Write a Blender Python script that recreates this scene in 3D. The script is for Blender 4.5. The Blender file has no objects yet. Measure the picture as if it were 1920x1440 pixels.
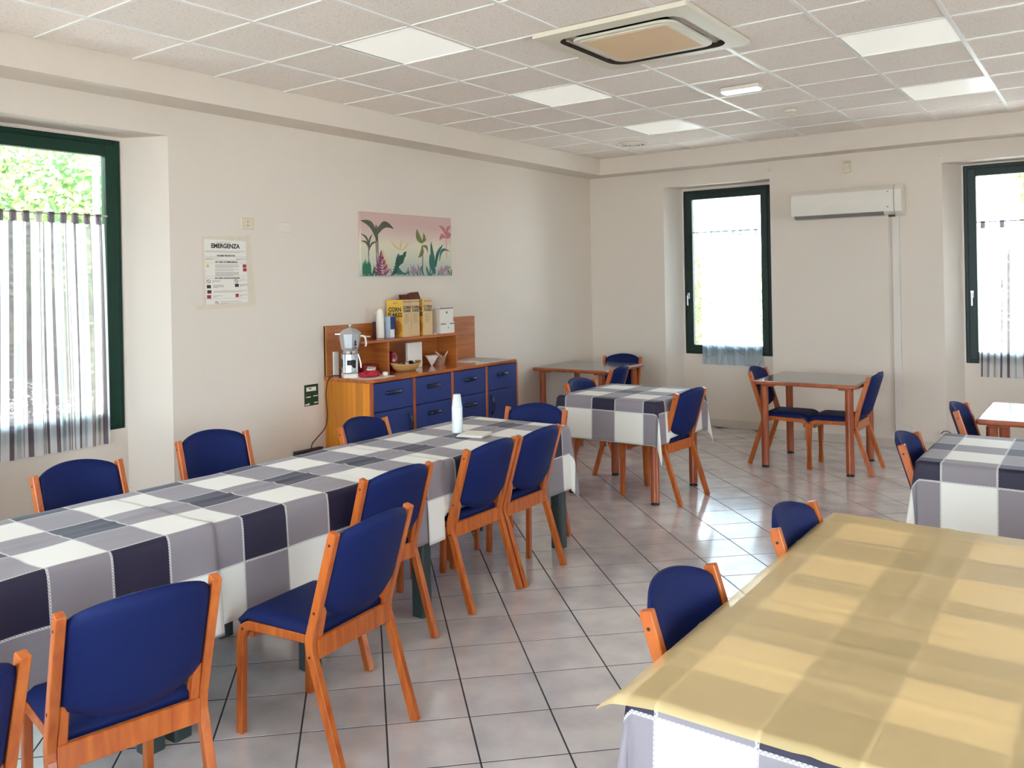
import bpy, bmesh, math, random
from mathutils import Vector, Matrix, noise
random.seed(7)
C = bpy.context.scene.collection
SC = bpy.context.scene
PI = math.pi

# ------------------------------------------------------------------ camera
cam_d = bpy.data.cameras.new('camera'); cam = bpy.data.objects.new('camera', cam_d); C.objects.link(cam)
YAW, PITCH, ROLL = -0.6375, -0.0016, -0.0189
fw = Vector((math.sin(YAW)*math.cos(PITCH), math.cos(YAW)*math.cos(PITCH), math.sin(PITCH)))
rt = Vector((math.cos(YAW), -math.sin(YAW), 0)); up = rt.cross(fw)
r2 = math.cos(ROLL)*rt + math.sin(ROLL)*up; u2 = -math.sin(ROLL)*rt + math.cos(ROLL)*up
M = Matrix((r2, u2, -fw)).transposed().to_4x4(); M.translation = Vector((4.940, -3.5634, 1.7226))
cam.matrix_world = M
cam_d.sensor_fit = 'HORIZONTAL'; cam_d.sensor_width = 36.0
cam_d.lens = 1593.73/1920*36.0
cam_d.shift_x = (960-914.68)/1920; cam_d.shift_y = -(720-532.2)/1920
cam_d.clip_start = 0.05; cam_d.clip_end = 300
SC.camera = cam

# ------------------------------------------------------------------ world, sun, exposure
SC.view_settings.view_transform = 'Standard'; SC.view_settings.look = 'None'
SC.view_settings.exposure = 0.84; SC.view_settings.gamma = 1.0; SC.view_settings.use_curve_mapping = False
SKY_STRENGTH = 9.5
w = bpy.data.worlds.new('sky'); SC.world = w; w.use_nodes = True
nt = w.node_tree; nt.nodes.clear()
bg = nt.nodes.new('ShaderNodeBackground'); wo = nt.nodes.new('ShaderNodeOutputWorld')
tc = nt.nodes.new('ShaderNodeTexCoord'); sx = nt.nodes.new('ShaderNodeSeparateXYZ'); cr = nt.nodes.new('ShaderNodeValToRGB')
nt.links.new(tc.outputs['Generated'], sx.inputs[0]); nt.links.new(sx.outputs['Z'], cr.inputs[0])
cr.color_ramp.elements[0].position = 0.0; cr.color_ramp.elements[0].color = (0.78, 0.89, 1.0, 1)
cr.color_ramp.elements[1].position = 0.75; cr.color_ramp.elements[1].color = (0.50, 0.72, 1.0, 1)
e = cr.color_ramp.elements.new(0.22); e.color = (0.76, 0.87, 1.0, 1)
nt.links.new(cr.outputs[0], bg.inputs[0]); bg.inputs[1].default_value = SKY_STRENGTH
nt.links.new(bg.outputs[0], wo.inputs[0])
sun_d = bpy.data.lights.new('sun', 'SUN'); sun_d.energy = 15.0; sun_d.angle = 0.01; sun_d.color = (1.0, 0.95, 0.86)
sun = bpy.data.objects.new('sun', sun_d); C.objects.link(sun)
sun.rotation_euler = Vector((-0.18, -0.45, 0.87)).to_track_quat('Z', 'Y').to_euler()
SC.cycles.use_denoising = True
SC.cycles.max_bounces = 12; SC.cycles.diffuse_bounces = 7; SC.cycles.transparent_max_bounces = 24
SC.cycles.sample_clamp_indirect = 8.0; SC.cycles.caustics_reflective = False; SC.cycles.caustics_refractive = False

# room numbers (metres)
XL, YB, XR, YF = -0.27, 5.62, 7.60, -5.20
ZC, ZB = 3.157, 2.97
WT = 0.45; ND = 0.30

def portal(name, loc, sx_, sy_, direction):
    d = bpy.data.lights.new(name, 'AREA'); d.shape = 'RECTANGLE'; d.size = sx_; d.size_y = sy_
    d.cycles.is_portal = True
    o = bpy.data.objects.new(name, d); C.objects.link(o)
    o.location = loc; o.rotation_euler = Vector(direction).to_track_quat('-Z', 'Z').to_euler()
portal('portal', (XL-0.52, -0.86, 1.755), 1.05, 2.0, (1, 0, 0))
portal('portal', (1.33, YB+0.50, 1.79), 1.05, 1.96, (0, -1, 0))
portal('portal', (4.25, YB+0.50, 1.79), 1.05, 1.96, (0, -1, 0))
FRONT_WINS = [(0.35, 1.95), (2.35, 3.95), (4.35, 5.95)]
RIGHT_WINS = [(-3.6, -2.0), (1.6, 2.9)]
for a, b in FRONT_WINS: portal('portal', ((a+b)/2, YF-0.40, 1.72), b-a, 2.06, (0, 1, 0))
for a, b in RIGHT_WINS: portal('portal', (XR+0.40, (a+b)/2, 1.72), b-a, 2.06, (-1, 0, 0))

# ------------------------------------------------------------------ materials
MATS = {}
def nodes(name):
    m = bpy.data.materials.new(name); m.use_nodes = True; MATS[name] = m
    t = m.node_tree; return m, t, t.nodes['Principled BSDF'], t.nodes['Material Output']
def lin(c): return tuple(((v/255)/12.92 if v/255 <= 0.04045 else ((v/255+0.055)/1.055)**2.4) for v in c)+(1,)
def N(t, typ, **kw):
    n = t.nodes.new(typ)
    for k, v in kw.items(): setattr(n, k, v)
    return n
def L(t, a, b): t.links.new(a, b)
def simple(name, col, rough=0.5, metal=0.0, noise_s=None, noise_a=0.08, bump=0.0, bump_s=200, coat=0.0, spec=0.5, sheen=0.0, emit=None, es=0.0, trans=None, coord='Object'):
    m, t, p, o = nodes(name)
    col = tuple(col)[:3]+(1,)
    p.inputs['Base Color'].default_value = col; p.inputs['Roughness'].default_value = rough
    p.inputs['Metallic'].default_value = metal; p.inputs['Specular IOR Level'].default_value = spec
    p.inputs['Coat Weight'].default_value = coat; p.inputs['Sheen Weight'].default_value = sheen
    if sheen: p.inputs['Sheen Roughness'].default_value = 0.4
    c = N(t, 'ShaderNodeTexCoord')
    if noise_s:
        n = N(t, 'ShaderNodeTexNoise'); n.inputs['Scale'].default_value = noise_s; n.inputs['Detail'].default_value = 4
        L(t, c.outputs[coord], n.inputs['Vector'])
        mx = N(t, 'ShaderNodeMix', data_type='RGBA'); L(t, n.outputs['Fac'], mx.inputs[0])
        mx.inputs[6].default_value = tuple(max(0, v*(1-noise_a)) for v in col[:3])+(1,)
        mx.inputs[7].default_value = tuple(min(1, v*(1+noise_a)) for v in col[:3])+(1,)
        L(t, mx.outputs[2], p.inputs['Base Color'])
    if bump:
        n = N(t, 'ShaderNodeTexNoise'); n.inputs['Scale'].default_value = bump_s; n.inputs['Detail'].default_value = 3
        L(t, c.outputs[coord], n.inputs['Vector'])
        b = N(t, 'ShaderNodeBump'); b.inputs['Strength'].default_value = bump; b.inputs['Distance'].default_value = 0.01
        L(t, n.outputs['Fac'], b.inputs['Height']); L(t, b.outputs[0], p.inputs['Normal'])
    if emit: p.inputs['Emission Color'].default_value = tuple(emit)[:3]+(1,); p.inputs['Emission Strength'].default_value = es
    if trans: p.inputs['Transmission Weight'].default_value = trans
    return m
def wood(name, c1, c2, scale=(1, 12, 12), rough=0.3, coat=0.3, bands=None):
    m, t, p, o = nodes(name)
    c = N(t, 'ShaderNodeTexCoord'); mp = N(t, 'ShaderNodeMapping'); mp.inputs['Scale'].default_value = scale
    L(t, c.outputs['Object'], mp.inputs[0])
    n = N(t, 'ShaderNodeTexNoise'); n.inputs['Scale'].default_value = 3.0; n.inputs['Detail'].default_value = 6; n.inputs['Distortion'].default_value = 0.6
    L(t, mp.outputs[0], n.inputs['Vector'])
    r = N(t, 'ShaderNodeValToRGB'); r.color_ramp.elements[0].position = 0.32; r.color_ramp.elements[1].position = 0.68
    r.color_ramp.elements[0].color = c1; r.color_ramp.elements[1].color = c2
    L(t, n.outputs['Fac'], r.inputs[0]); out = r.outputs[0]
    if bands:
        ax, width, amt = bands
        s = N(t, 'ShaderNodeSeparateXYZ'); L(t, c.outputs['Object'], s.inputs[0])
        d = N(t, 'ShaderNodeMath', operation='DIVIDE'); L(t, s.outputs[ax], d.inputs[0]); d.inputs[1].default_value = width
        f = N(t, 'ShaderNodeMath', operation='FLOOR'); L(t, d.outputs[0], f.inputs[0])
        wn = N(t, 'ShaderNodeTexWhiteNoise', noise_dimensions='1D'); L(t, f.outputs[0], wn.inputs['W'])
        mr = N(t, 'ShaderNodeMapRange'); mr.inputs[3].default_value = 1-amt; mr.inputs[4].default_value = 1+amt; L(t, wn.outputs['Value'], mr.inputs[0])
        vm = N(t, 'ShaderNodeVectorMath', operation='SCALE'); L(t, out, vm.inputs[0]); L(t, mr.outputs[0], vm.inputs['Scale']); out = vm.outputs[0]
    L(t, out, p.inputs['Base Color'])
    p.inputs['Roughness'].default_value = rough; p.inputs['Coat Weight'].default_value = coat; p.inputs['Coat Roughness'].default_value = 0.15
    return m

wall_m = simple('wall_plaster', (0.74, 0.652, 0.56), 0.75, noise_s=1.2, noise_a=0.025, bump=0.12, bump_s=55)
ceil_m, t, p, o = nodes('ceiling_tile')
c = N(t, 'ShaderNodeTexCoord'); oi = N(t, 'ShaderNodeObjectInfo')
vo = N(t, 'ShaderNodeTexNoise'); vo.inputs['Scale'].default_value = 130; vo.inputs['Detail'].default_value = 3; vo.inputs['Roughness'].default_value = 0.7
L(t, c.outputs['Object'], vo.inputs['Vector'])
r = N(t, 'ShaderNodeValToRGB'); r.color_ramp.elements[0].position = 0.33; r.color_ramp.elements[1].position = 0.42
r.color_ramp.elements[0].color = (0.50, 0.43, 0.38, 1); r.color_ramp.elements[1].color = (0.92, 0.825, 0.74, 1)
L(t, vo.outputs['Fac'], r.inputs[0])
mr = N(t, 'ShaderNodeMapRange'); mr.inputs[3].default_value = 0.95; mr.inputs[4].default_value = 1.03; L(t, oi.outputs['Random'], mr.inputs[0])
vm = N(t, 'ShaderNodeVectorMath', operation='SCALE'); L(t, r.outputs[0], vm.inputs[0]); L(t, mr.outputs[0], vm.inputs['Scale'])
L(t, vm.outputs[0], p.inputs['Base Color']); p.inputs['Roughness'].default_value = 0.9
bar_m = simple('white_painted_metal', (0.86, 0.84, 0.80), 0.33, spec=0.6)
tile_m, t, p, o = nodes('floor_tile_glaze')
c = N(t, 'ShaderNodeTexCoord'); g = N(t, 'ShaderNodeNewGeometry'); oi = N(t, 'ShaderNodeObjectInfo')
n1 = N(t, 'ShaderNodeTexNoise'); n1.inputs['Scale'].default_value = 5; n1.inputs['Detail'].default_value = 5; L(t, g.outputs['Position'], n1.inputs['Vector'])
r = N(t, 'ShaderNodeValToRGB'); r.color_ramp.elements[0].position = 0.35; r.color_ramp.elements[1].position = 0.66
r.color_ramp.elements[0].color = (0.58, 0.535, 0.53, 1); r.color_ramp.elements[1].color = (0.74, 0.68, 0.65, 1)
L(t, n1.outputs['Fac'], r.inputs[0])
mr = N(t, 'ShaderNodeMapRange'); mr.inputs[3].default_value = 0.95; mr.inputs[4].default_value = 1.05; L(t, oi.outputs['Random'], mr.inputs[0])
vm = N(t, 'ShaderNodeVectorMath', operation='SCALE'); L(t, r.outputs[0], vm.inputs[0]); L(t, mr.outputs[0], vm.inputs['Scale'])
L(t, vm.outputs[0], p.inputs['Base Color'])
n2 = N(t, 'ShaderNodeTexNoise'); n2.inputs['Scale'].default_value = 14; n2.inputs['Detail'].default_value = 2; L(t, g.outputs['Position'], n2.inputs['Vector'])
b = N(t, 'ShaderNodeBump'); b.inputs['Strength'].default_value = 0.10; b.inputs['Distance'].default_value = 0.01; L(t, n2.outputs['Fac'], b.inputs['Height']); L(t, b.outputs[0], p.inputs['Normal'])
p.inputs['Roughness'].default_value = 0.17; p.inputs['Specular IOR Level'].default_value = 1.0; p.inputs['Coat Weight'].default_value = 0.45; p.inputs['Coat Roughness'].default_value = 0.10
grout_m = simple('grout', (0.045, 0.04, 0.04), 0.9, noise_s=9, noise_a=0.5)
skirt_m = simple('skirting_tile', (0.60, 0.535, 0.455), 0.3, noise_s=8, noise_a=0.08)
green_m = simple('dark_green_paint', (0.006, 0.036, 0.020), 0.4, noise_s=6, noise_a=0.25, spec=0.25)
green2_m = simple('dark_grey_green_paint', (0.018, 0.032, 0.026), 0.4, noise_s=6, noise_a=0.2, spec=0.25)
wchair = wood('cherry_wood', (0.40, 0.075, 0.008, 1), (0.60, 0.15, 0.018, 1), (10, 10, 1.5), 0.36, 0.12)
wtable = wood('red_beech_wood', (0.30, 0.058, 0.018, 1), (0.46, 0.115, 0.035, 1), (3, 3, 1.0), 0.3, 0.35)
wside = wood('sideboard_wood', (0.36, 0.095, 0.016, 1), (0.52, 0.165, 0.03, 1), (1.0, 0.8, 9), 0.35, 0.25)
wtop = wood('sideboard_worktop_wood', (0.34, 0.075, 0.015, 1), (0.50, 0.14, 0.03, 1), (9, 1.0, 9), 0.16, 0.5)
wend = wood('striped_veneer', (0.58, 0.185, 0.012, 1), (0.76, 0.28, 0.018, 1), (5, 5, 0.7), 0.35, 0.25, bands=(0, 0.085, 0.28))
fab_m = simple('blue_upholstery', (0.0045, 0.0125, 0.085), 0.6, noise_s=260, noise_a=0.35, bump=0.25, bump_s=420, sheen=0.0, spec=0.2)
draw_m = simple('blue_laminate', (0.012, 0.029, 0.16), 0.5, noise_s=300, noise_a=0.2)
handle_m = simple('dark_blue_plastic', (0.006, 0.01, 0.035), 0.2)
screw_m = simple('dark_screw', (0.03, 0.012, 0.008), 0.4)
black_m = simple('black_rubber', (0.01, 0.01, 0.012), 0.45)
lam_m = simple('grey_laminate', (0.19, 0.20, 0.19), 0.13, noise_s=60, noise_a=0.06, spec=0.6)
gleg_m = simple('grey_green_leg', (0.035, 0.055, 0.055), 0.4)
bleg_m = simple('dark_brown_leg', (0.10, 0.025, 0.018), 0.4)
white_p = simple('white_plastic', (0.78, 0.72, 0.63), 0.35)
paper_m = simple('white_paper', (0.80, 0.745, 0.665), 0.7)
cream_p = simple('yellowed_plastic', (0.70, 0.60, 0.44), 0.4)
tape_m = simple('yellowed_tape', (0.70, 0.60, 0.48), 0.35, noise_s=20, noise_a=0.06)
acfil_m = simple('yellowed_grille', (0.80, 0.56, 0.33), 0.6, noise_s=3, noise_a=0.10)
ink_m = simple('black_ink', (0.02, 0.02, 0.02), 0.6)
greyink_m = simple('grey_ink', (0.22, 0.21, 0.20), 0.6)
red_m = simple('red_print', (0.38, 0.02, 0.03), 0.5)
yel_m = simple('yellow_print', (0.7, 0.5, 0.04), 0.5)
alu_m = simple('brushed_aluminium', (0.62, 0.63, 0.64), 0.32, metal=0.75, noise_s=30, noise_a=0.05)
chrome_m = simple('chrome', (0.7, 0.7, 0.7), 0.08, metal=1.0)
diff_m = simple('light_diffuser', (0.80, 0.81, 0.76), 0.3, emit=(1, 0.97, 0.88), es=0.22)
lamp_m = simple('emergency_light_cover', (0.9, 0.9, 0.88), 0.2, emit=(1, 1, 0.97), es=0.9)

def glass_mat():
    m, t, p, o = nodes('window_glass')
    tr = N(t, 'ShaderNodeBsdfTransparent'); gl = N(t, 'ShaderNodeBsdfGlossy'); gl.inputs['Roughness'].default_value = 0.02
    fr = N(t, 'ShaderNodeFresnel'); fr.inputs[0].default_value = 1.35; mx = N(t, 'ShaderNodeMixShader')
    tr.inputs[0].default_value = (0.96, 0.98, 0.97, 1)
    L(t, fr.outputs[0], mx.inputs[0]); L(t, tr.outputs[0], mx.inputs[1]); L(t, gl.outputs[0], mx.inputs[2]); L(t, mx.outputs[0], o.inputs[0])
    return m
glass_m = glass_mat()
def sheer(name, col, alpha, tex=False):
    m, t, p, o = nodes(name)
    tr = N(t, 'ShaderNodeBsdfTransparent'); tl = N(t, 'ShaderNodeBsdfTranslucent'); df = N(t, 'ShaderNodeBsdfDiffuse')
    tl.inputs[0].default_value = tuple(col)+(1,); df.inputs[0].default_value = tuple(col)+(1,)
    a = N(t, 'ShaderNodeMixShader'); a.inputs[0].default_value = 0.45; L(t, tl.outputs[0], a.inputs[1]); L(t, df.outputs[0], a.inputs[2])
    b_ = N(t, 'ShaderNodeMixShader'); b_.inputs[0].default_value = alpha; L(t, tr.outputs[0], b_.inputs[1]); L(t, a.outputs[0], b_.inputs[2])
    if tex:   # thin twig-like sketch lines
        c = N(t, 'ShaderNodeTexCoord'); v = N(t, 'ShaderNodeTexVoronoi', feature='DISTANCE_TO_EDGE'); v.inputs['Scale'].default_value = 7.0
        mp = N(t, 'ShaderNodeMapping'); mp.inputs['Scale'].default_value = (1.3, 0.35, 0.65); mp.inputs['Rotation'].default_value = (0, 0.5, 0)
        L(t, c.outputs['Object'], mp.inputs[0]); L(t, mp.outputs[0], v.inputs['Vector'])
        lt = N(t, 'ShaderNodeMath', operation='LESS_THAN'); L(t, v.outputs['Distance'], lt.inputs[0]); lt.inputs[1].default_value = 0.018
        d2 = N(t, 'ShaderNodeBsdfDiffuse'); d2.inputs[0].default_value = (0.16, 0.18, 0.22, 1)
        m3 = N(t, 'ShaderNodeMixShader'); sc_ = N(t, 'ShaderNodeMath', operation='MULTIPLY'); sc_.inputs[1].default_value = 0.55; L(t, lt.outputs[0], sc_.inputs[0])
        L(t, sc_.outputs[0], m3.inputs[0]); L(t, b_.outputs[0], m3.inputs[1]); L(t, d2.outputs[0], m3.inputs[2]); b_ = m3
    L(t, b_.outputs[0], o.inputs[0]); return m
sh_white = sheer('sheer_white', (0.93, 0.95, 0.97), 0.86)
sh_pale = sheer('sheer_pale', (0.62, 0.70, 0.76), 0.72)
sh_dark = sheer('sheer_plum_stripe', (0.20, 0.15, 0.18), 0.90)
sh_grey = sheer('sheer_grey_stripe', (0.40, 0.34, 0.34), 0.78)
sh_beige = sheer('sheer_beige_stripe', (0.58, 0.50, 0.40), 0.60)
sh_twig = sheer('sheer_twig_print', (0.62, 0.73, 0.80), 0.88, tex=True)

def check_mat(name, cx, cy, per, dk):
    """woven check: dark where mod(u-cx+dk/2, per)<dk, both directions; UV is in metres"""
    m, t, p, o = nodes(name)
    uv = N(t, 'ShaderNodeUVMap'); s = N(t, 'ShaderNodeSeparateXYZ'); L(t, uv.outputs[0], s.inputs[0])
    def band(sock, c0, pe, d):
        a = N(t, 'ShaderNodeMath', operation='SUBTRACT'); L(t, sock, a.inputs[0]); a.inputs[1].default_value = c0-d/2
        q = N(t, 'ShaderNodeMath', operation='FLOORED_MODULO'); L(t, a.outputs[0], q.inputs[0]); q.inputs[1].default_value = pe
        lt = N(t, 'ShaderNodeMath', operation='LESS_THAN'); L(t, q.outputs[0], lt.inputs[0]); lt.inputs[1].default_value = d
        # seam distance to either border
        s1 = N(t, 'ShaderNodeMath', operation='SUBTRACT'); L(t, q.outputs[0], s1.inputs[0]); s1.inputs[1].default_value = d
        ab = N(t, 'ShaderNodeMath', operation='ABSOLUTE'); L(t, s1.outputs[0], ab.inputs[0])
        s2 = N(t, 'ShaderNodeMath', operation='SUBTRACT'); s2.inputs[0].default_value = pe; L(t, q.outputs[0], s2.inputs[1])
        mn = N(t, 'ShaderNodeMath', operation='MINIMUM'); L(t, ab.outputs[0], mn.inputs[0]); L(t, s2.outputs[0], mn.inputs[1])
        mn2 = N(t, 'ShaderNodeMath', operation='MINIMUM'); L(t, mn.outputs[0], mn2.inputs[0]); L(t, q.outputs[0], mn2.inputs[1])
        return lt.outputs[0], mn2.outputs[0]
    bx, dx = band(s.outputs[0], cx, per[0], dk[0]); by, dy = band(s.outputs[1], cy, per[1], dk[1])
    ad = N(t, 'ShaderNodeMath', operation='ADD'); L(t, bx, ad.inputs[0]); L(t, by, ad.inputs[1])
    hf = N(t, 'ShaderNodeMath', operation='MULTIPLY'); L(t, ad.outputs[0], hf.inputs[0]); hf.inputs[1].default_value = 0.5
    r = N(t, 'ShaderNodeValToRGB'); r.color_ramp.interpolation = 'CONSTANT'
    el = r.color_ramp.elements; el[0].position = 0; el[0].color = (0.84, 0.815, 0.745, 1); el[1].position = 0.4; el[1].color = (0.265, 0.23, 0.25, 1)
    e3 = el.new(0.8); e3.color = (0.016, 0.010, 0.034, 1)
    L(t, hf.outputs[0], r.inputs[0])
    # pale picot stitching on the seams
    mnn = N(t, 'ShaderNodeMath', operation='MINIMUM'); L(t, dx, mnn.inputs[0]); L(t, dy, mnn.inputs[1])
    ls = N(t, 'ShaderNodeMath', operation='LESS_THAN'); L(t, mnn.outputs[0], ls.inputs[0]); ls.inputs[1].default_value = 0.0045
    ck = N(t, 'ShaderNodeTexChecker'); ck.inputs['Scale'].default_value = 180; L(t, uv.outputs[0], ck.inputs['Vector'])
    ck.inputs[1].default_value = (1, 1, 1, 1); ck.inputs[2].default_value = (0.35, 0.35, 0.35, 1)
    ml = N(t, 'ShaderNodeMath', operation='MULTIPLY'); L(t, ls.outputs[0], ml.inputs[0]); L(t, ck.outputs['Color'], ml.inputs[1])
    mx = N(t, 'ShaderNodeMix', data_type='RGBA'); L(t, ml.outputs[0], mx.inputs[0]); L(t, r.outputs[0], mx.inputs[6]); mx.inputs[7].default_value = (0.72, 0.69, 0.64, 1)
    L(t, mx.outputs[2], p.inputs['Base Color'])
    c = N(t, 'ShaderNodeTexCoord'); n = N(t, 'ShaderNodeTexNoise'); n.inputs['Scale'].default_value = 500; L(t, c.outputs['Object'], n.inputs['Vector'])
    b = N(t, 'ShaderNodeBump'); b.inputs['Strength'].default_value = 0.2; b.inputs['Distance'].default_value = 0.004; L(t, n.outputs['Fac'], b.inputs['Height']); L(t, b.outputs[0], p.inputs['Normal'])
    p.inputs['Roughness'].default_value = 0.6; p.inputs['Specular IOR Level'].default_value = 0.5; p.inputs['Sheen Weight'].default_value = 0.14; p.inputs['Sheen Roughness'].default_value = 0.3
    return m

# ------------------------------------------------------------------ mesh helpers
def link(name, me, mats, parent=None, kind=None, smooth=False):
    if not isinstance(mats, (list, tuple)): mats = [mats]
    for m in mats: me.materials.append(m)
    if smooth:
        for p_ in me.polygons: p_.use_smooth = True
    o = bpy.data.objects.new(name, me); C.objects.link(o)
    if parent is not None: o.parent = parent
    if kind: o['kind'] = kind
    return o
def obj(name, bm, mats, parent=None, kind=None, smooth=False):
    bmesh.ops.recalc_face_normals(bm, faces=bm.faces)
    me = bpy.data.meshes.new(name); bm.to_mesh(me); bm.free()
    return link(name, me, mats, parent, kind, smooth)
def tag(o, label, cat, group=None):
    o['label'] = label; o['category'] = cat
    if group: o['group'] = group
    return o
def empty(name, loc=(0, 0, 0), rz=0.0, label=None, cat=None, group=None):
    o = bpy.data.objects.new(name, None); C.objects.link(o); o.empty_display_size = 0.1
    o.location = loc; o.rotation_euler = (0, 0, rz)
    if label: tag(o, label, cat, group)
    return o
def dup(root, loc, rz, label=None, group=None):
    r_ = root.copy(); C.objects.link(r_); r_.location = loc; r_.rotation_euler = (0, 0, rz)
    if label: r_['label'] = label
    if group: r_['group'] = group
    for ch in list(root.children):
        c_ = ch.copy(); C.objects.link(c_); c_.parent = r_
        for g_ in list(ch.children):
            d_ = g_.copy(); C.objects.link(d_); d_.parent = c_
    return r_
def merge(bm, b2, mi=0):
    for f in b2.faces: f.material_index = mi
    me = bpy.data.meshes.new('tmp'); b2.to_mesh(me); b2.free(); bm.from_mesh(me); bpy.data.meshes.remove(me)
def box(bm, x0, x1, y0, y1, z0, z1, bev=0.0, mi=0, seg=2, mat=None):
    b = bmesh.new(); bmesh.ops.create_cube(b, size=1)
    for v in b.verts: v.co = Vector(((x0+x1)/2+v.co.x*(x1-x0), (y0+y1)/2+v.co.y*(y1-y0), (z0+z1)/2+v.co.z*(z1-z0)))
    if bev: bmesh.ops.bevel(b, geom=b.edges[:], offset=bev, segments=seg, affect='EDGES', profile=0.5)
    if mat is not None: bmesh.ops.transform(b, matrix=mat, verts=b.verts)
    merge(bm, b, mi)
def prism(bm, poly, z0, z1, bev=0.0, axis='Z', mi=0, seg=2):
    """poly: 2D points extruded along axis. axis Z: (x,y); Y: (x,z) extruded in y; X: (y,z) extruded in x"""
    b = bmesh.new()
    def P(p_, k):
        if axis == 'Z': return (p_[0], p_[1], k)
        if axis == 'Y': return (p_[0], k, p_[1])
        return (k, p_[0], p_[1])
    lo = [b.verts.new(P(p_, z0)) for p_ in poly]; hi = [b.verts.new(P(p_, z1)) for p_ in poly]
    n = len(poly)
    b.faces.new(lo[::-1]); b.faces.new(hi)
    for i in range(n): b.faces.new((lo[i], lo[(i+1) % n], hi[(i+1) % n], hi[i]))
    bmesh.ops.recalc_face_normals(b, faces=b.faces)
    if bev: bmesh.ops.bevel(b, geom=b.edges[:], offset=bev, segments=seg, affect='EDGES', profile=0.5)
    merge(bm, b, mi)
def strip(bm, line, th, y0, y1, bev=0.003):
    """bent-wood strip: centre line [(x,z,...)] in the XZ plane, thickness th, width y0..y1"""
    pts = [Vector(p_) for p_ in line]; A = []; B = []
    for i, p_ in enumerate(pts):
        a = pts[max(i-1, 0)]; c_ = pts[min(i+1, len(pts)-1)]; d = (c_-a).normalized(); nrm = Vector((-d.y, d.x))
        k = 1.0
        if 0 < i < len(pts)-1:
            d1 = (p_-a).normalized(); k = 1/max(0.5, d1.dot(d))
        A.append(p_+nrm*th/2*k); B.append(p_-nrm*th/2*k)
    prism(bm, [tuple(v) for v in A+B[::-1]], y0, y1, bev, 'Y', seg=1)
def cyl(bm, c0, c1, r0, r1=None, seg=24, mi=0, cap=True):
    r1 = r0 if r1 is None else r1
    b = bmesh.new(); c0 = Vector(c0); c1 = Vector(c1); d = c1-c0
    bmesh.ops.create_cone(b, cap_ends=cap, cap_tris=False, segments=seg, radius1=r0, radius2=r1, depth=d.length)
    q = d.to_track_quat('Z', 'Y').to_matrix().to_4x4(); q.translation = (c0+c1)/2
    bmesh.ops.transform(b, matrix=q, verts=b.verts); merge(bm, b, mi)
def lathe(bm, prof, loc=(0, 0, 0), seg=24, mi=0, ry=None):
    b = bmesh.new(); rings = []
    for (r_, z_) in prof:
        rings.append([b.verts.new((loc[0]+r_*math.cos(2*PI*k/seg), loc[1]+r_*math.sin(2*PI*k/seg), loc[2]+z_)) for k in range(seg)])
    for a, c_ in zip(rings, rings[1:]):
        for k in range(seg): b.faces.new((a[k], a[(k+1) % seg], c_[(k+1) % seg], c_[k]))
    b.faces.new(rings[0][::-1]); b.faces.new(rings[-1]); merge(bm, b, mi)
def tube(bm, pts, r_, seg=8, mi=0):
    b = bmesh.new(); pts = [Vector(p_) for p_ in pts]; rings = []
    for i, p_ in enumerate(pts):
        d = (pts[min(i+1, len(pts)-1)]-pts[max(i-1, 0)]).normalized()
        a = d.cross(Vector((0.13, 0.21, 0.97))).normalized(); c_ = d.cross(a)
        rings.append([b.verts.new(p_+r_*(math.cos(2*PI*k/seg)*a+math.sin(2*PI*k/seg)*c_)) for k in range(seg)])
    for a, c_ in zip(rings, rings[1:]):
        for k in range(seg): b.faces.new((a[k], a[(k+1) % seg], c_[(k+1) % seg], c_[k]))
    b.faces.new(rings[0][::-1]); b.faces.new(rings[-1]); merge(bm, b, mi)
def smoothpath(ctrl, n=8):
    out = []; P_ = [Vector(ctrl[0])]+[Vector(q_) for q_ in ctrl]+[Vector(ctrl[-1])]
    for i in range(1, len(P_)-2):
        p0, p1, p2, p3 = P_[i-1], P_[i], P_[i+1], P_[i+2]
        for k in range(n):
            t_ = k/n; out.append(0.5*((2*p1)+(-p0+p2)*t_+(2*p0-5*p1+4*p2-p3)*t_*t_+(-p0+3*p1-3*p2+p3)*t_**3))
    out.append(P_[-2]); return out
def rrect(x0, x1, y0, y1, r_, n=5):
    pts = []
    for (cx, cy, a0) in ((x1-r_, y1-r_, 0), (x0+r_, y1-r_, 90), (x0+r_, y0+r_, 180), (x1-r_, y0+r_, 270)):
        for k in range(n+1):
            a = math.radians(a0+90*k/n); pts.append((cx+r_*math.cos(a), cy+r_*math.sin(a)))
    return pts
def text_mesh(s, size, extrude=0.0004, align='CENTER', bold=0.0):
    cu = bpy.data.curves.new('t', 'FONT'); cu.body = s; cu.size = size; cu.extrude = extrude; cu.align_x = align; cu.align_y = 'CENTER'; cu.offset = bold
    o = bpy.data.objects.new('t', cu); C.objects.link(o); bpy.context.view_layer.update()
    me = bpy.data.meshes.new_from_object(o.evaluated_get(bpy.context.evaluated_depsgraph_get()))
    bpy.data.objects.remove(o); bpy.data.curves.remove(cu); return me
def put_text(bm, s, size, mat4, bold=0.0, mi=0, align='CENTER', sxy=(1, 1)):
    me = text_mesh(s, size, bold=bold, align=align); b = bmesh.new(); b.from_mesh(me); bpy.data.meshes.remove(me)
    bmesh.ops.scale(b, vec=(sxy[0], sxy[1], 1), verts=b.verts)
    bmesh.ops.transform(b, matrix=mat4, verts=b.verts); merge(bm, b, mi)
# frame for things lying on the left wall: text right = +y, up = +z, normal = +x
def on_left(x, y, z):
    m = Matrix(((0, 0, 1, x), (1, 0, 0, y), (0, 1, 0, z), (0, 0, 0, 1))); return m
def facing_my(x, y, z):   # normal = -y, text right = +x
    return Matrix(((1, 0, 0, x), (0, 0, -1, y), (0, 1, 0, z), (0, 0, 0, 1)))

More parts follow.
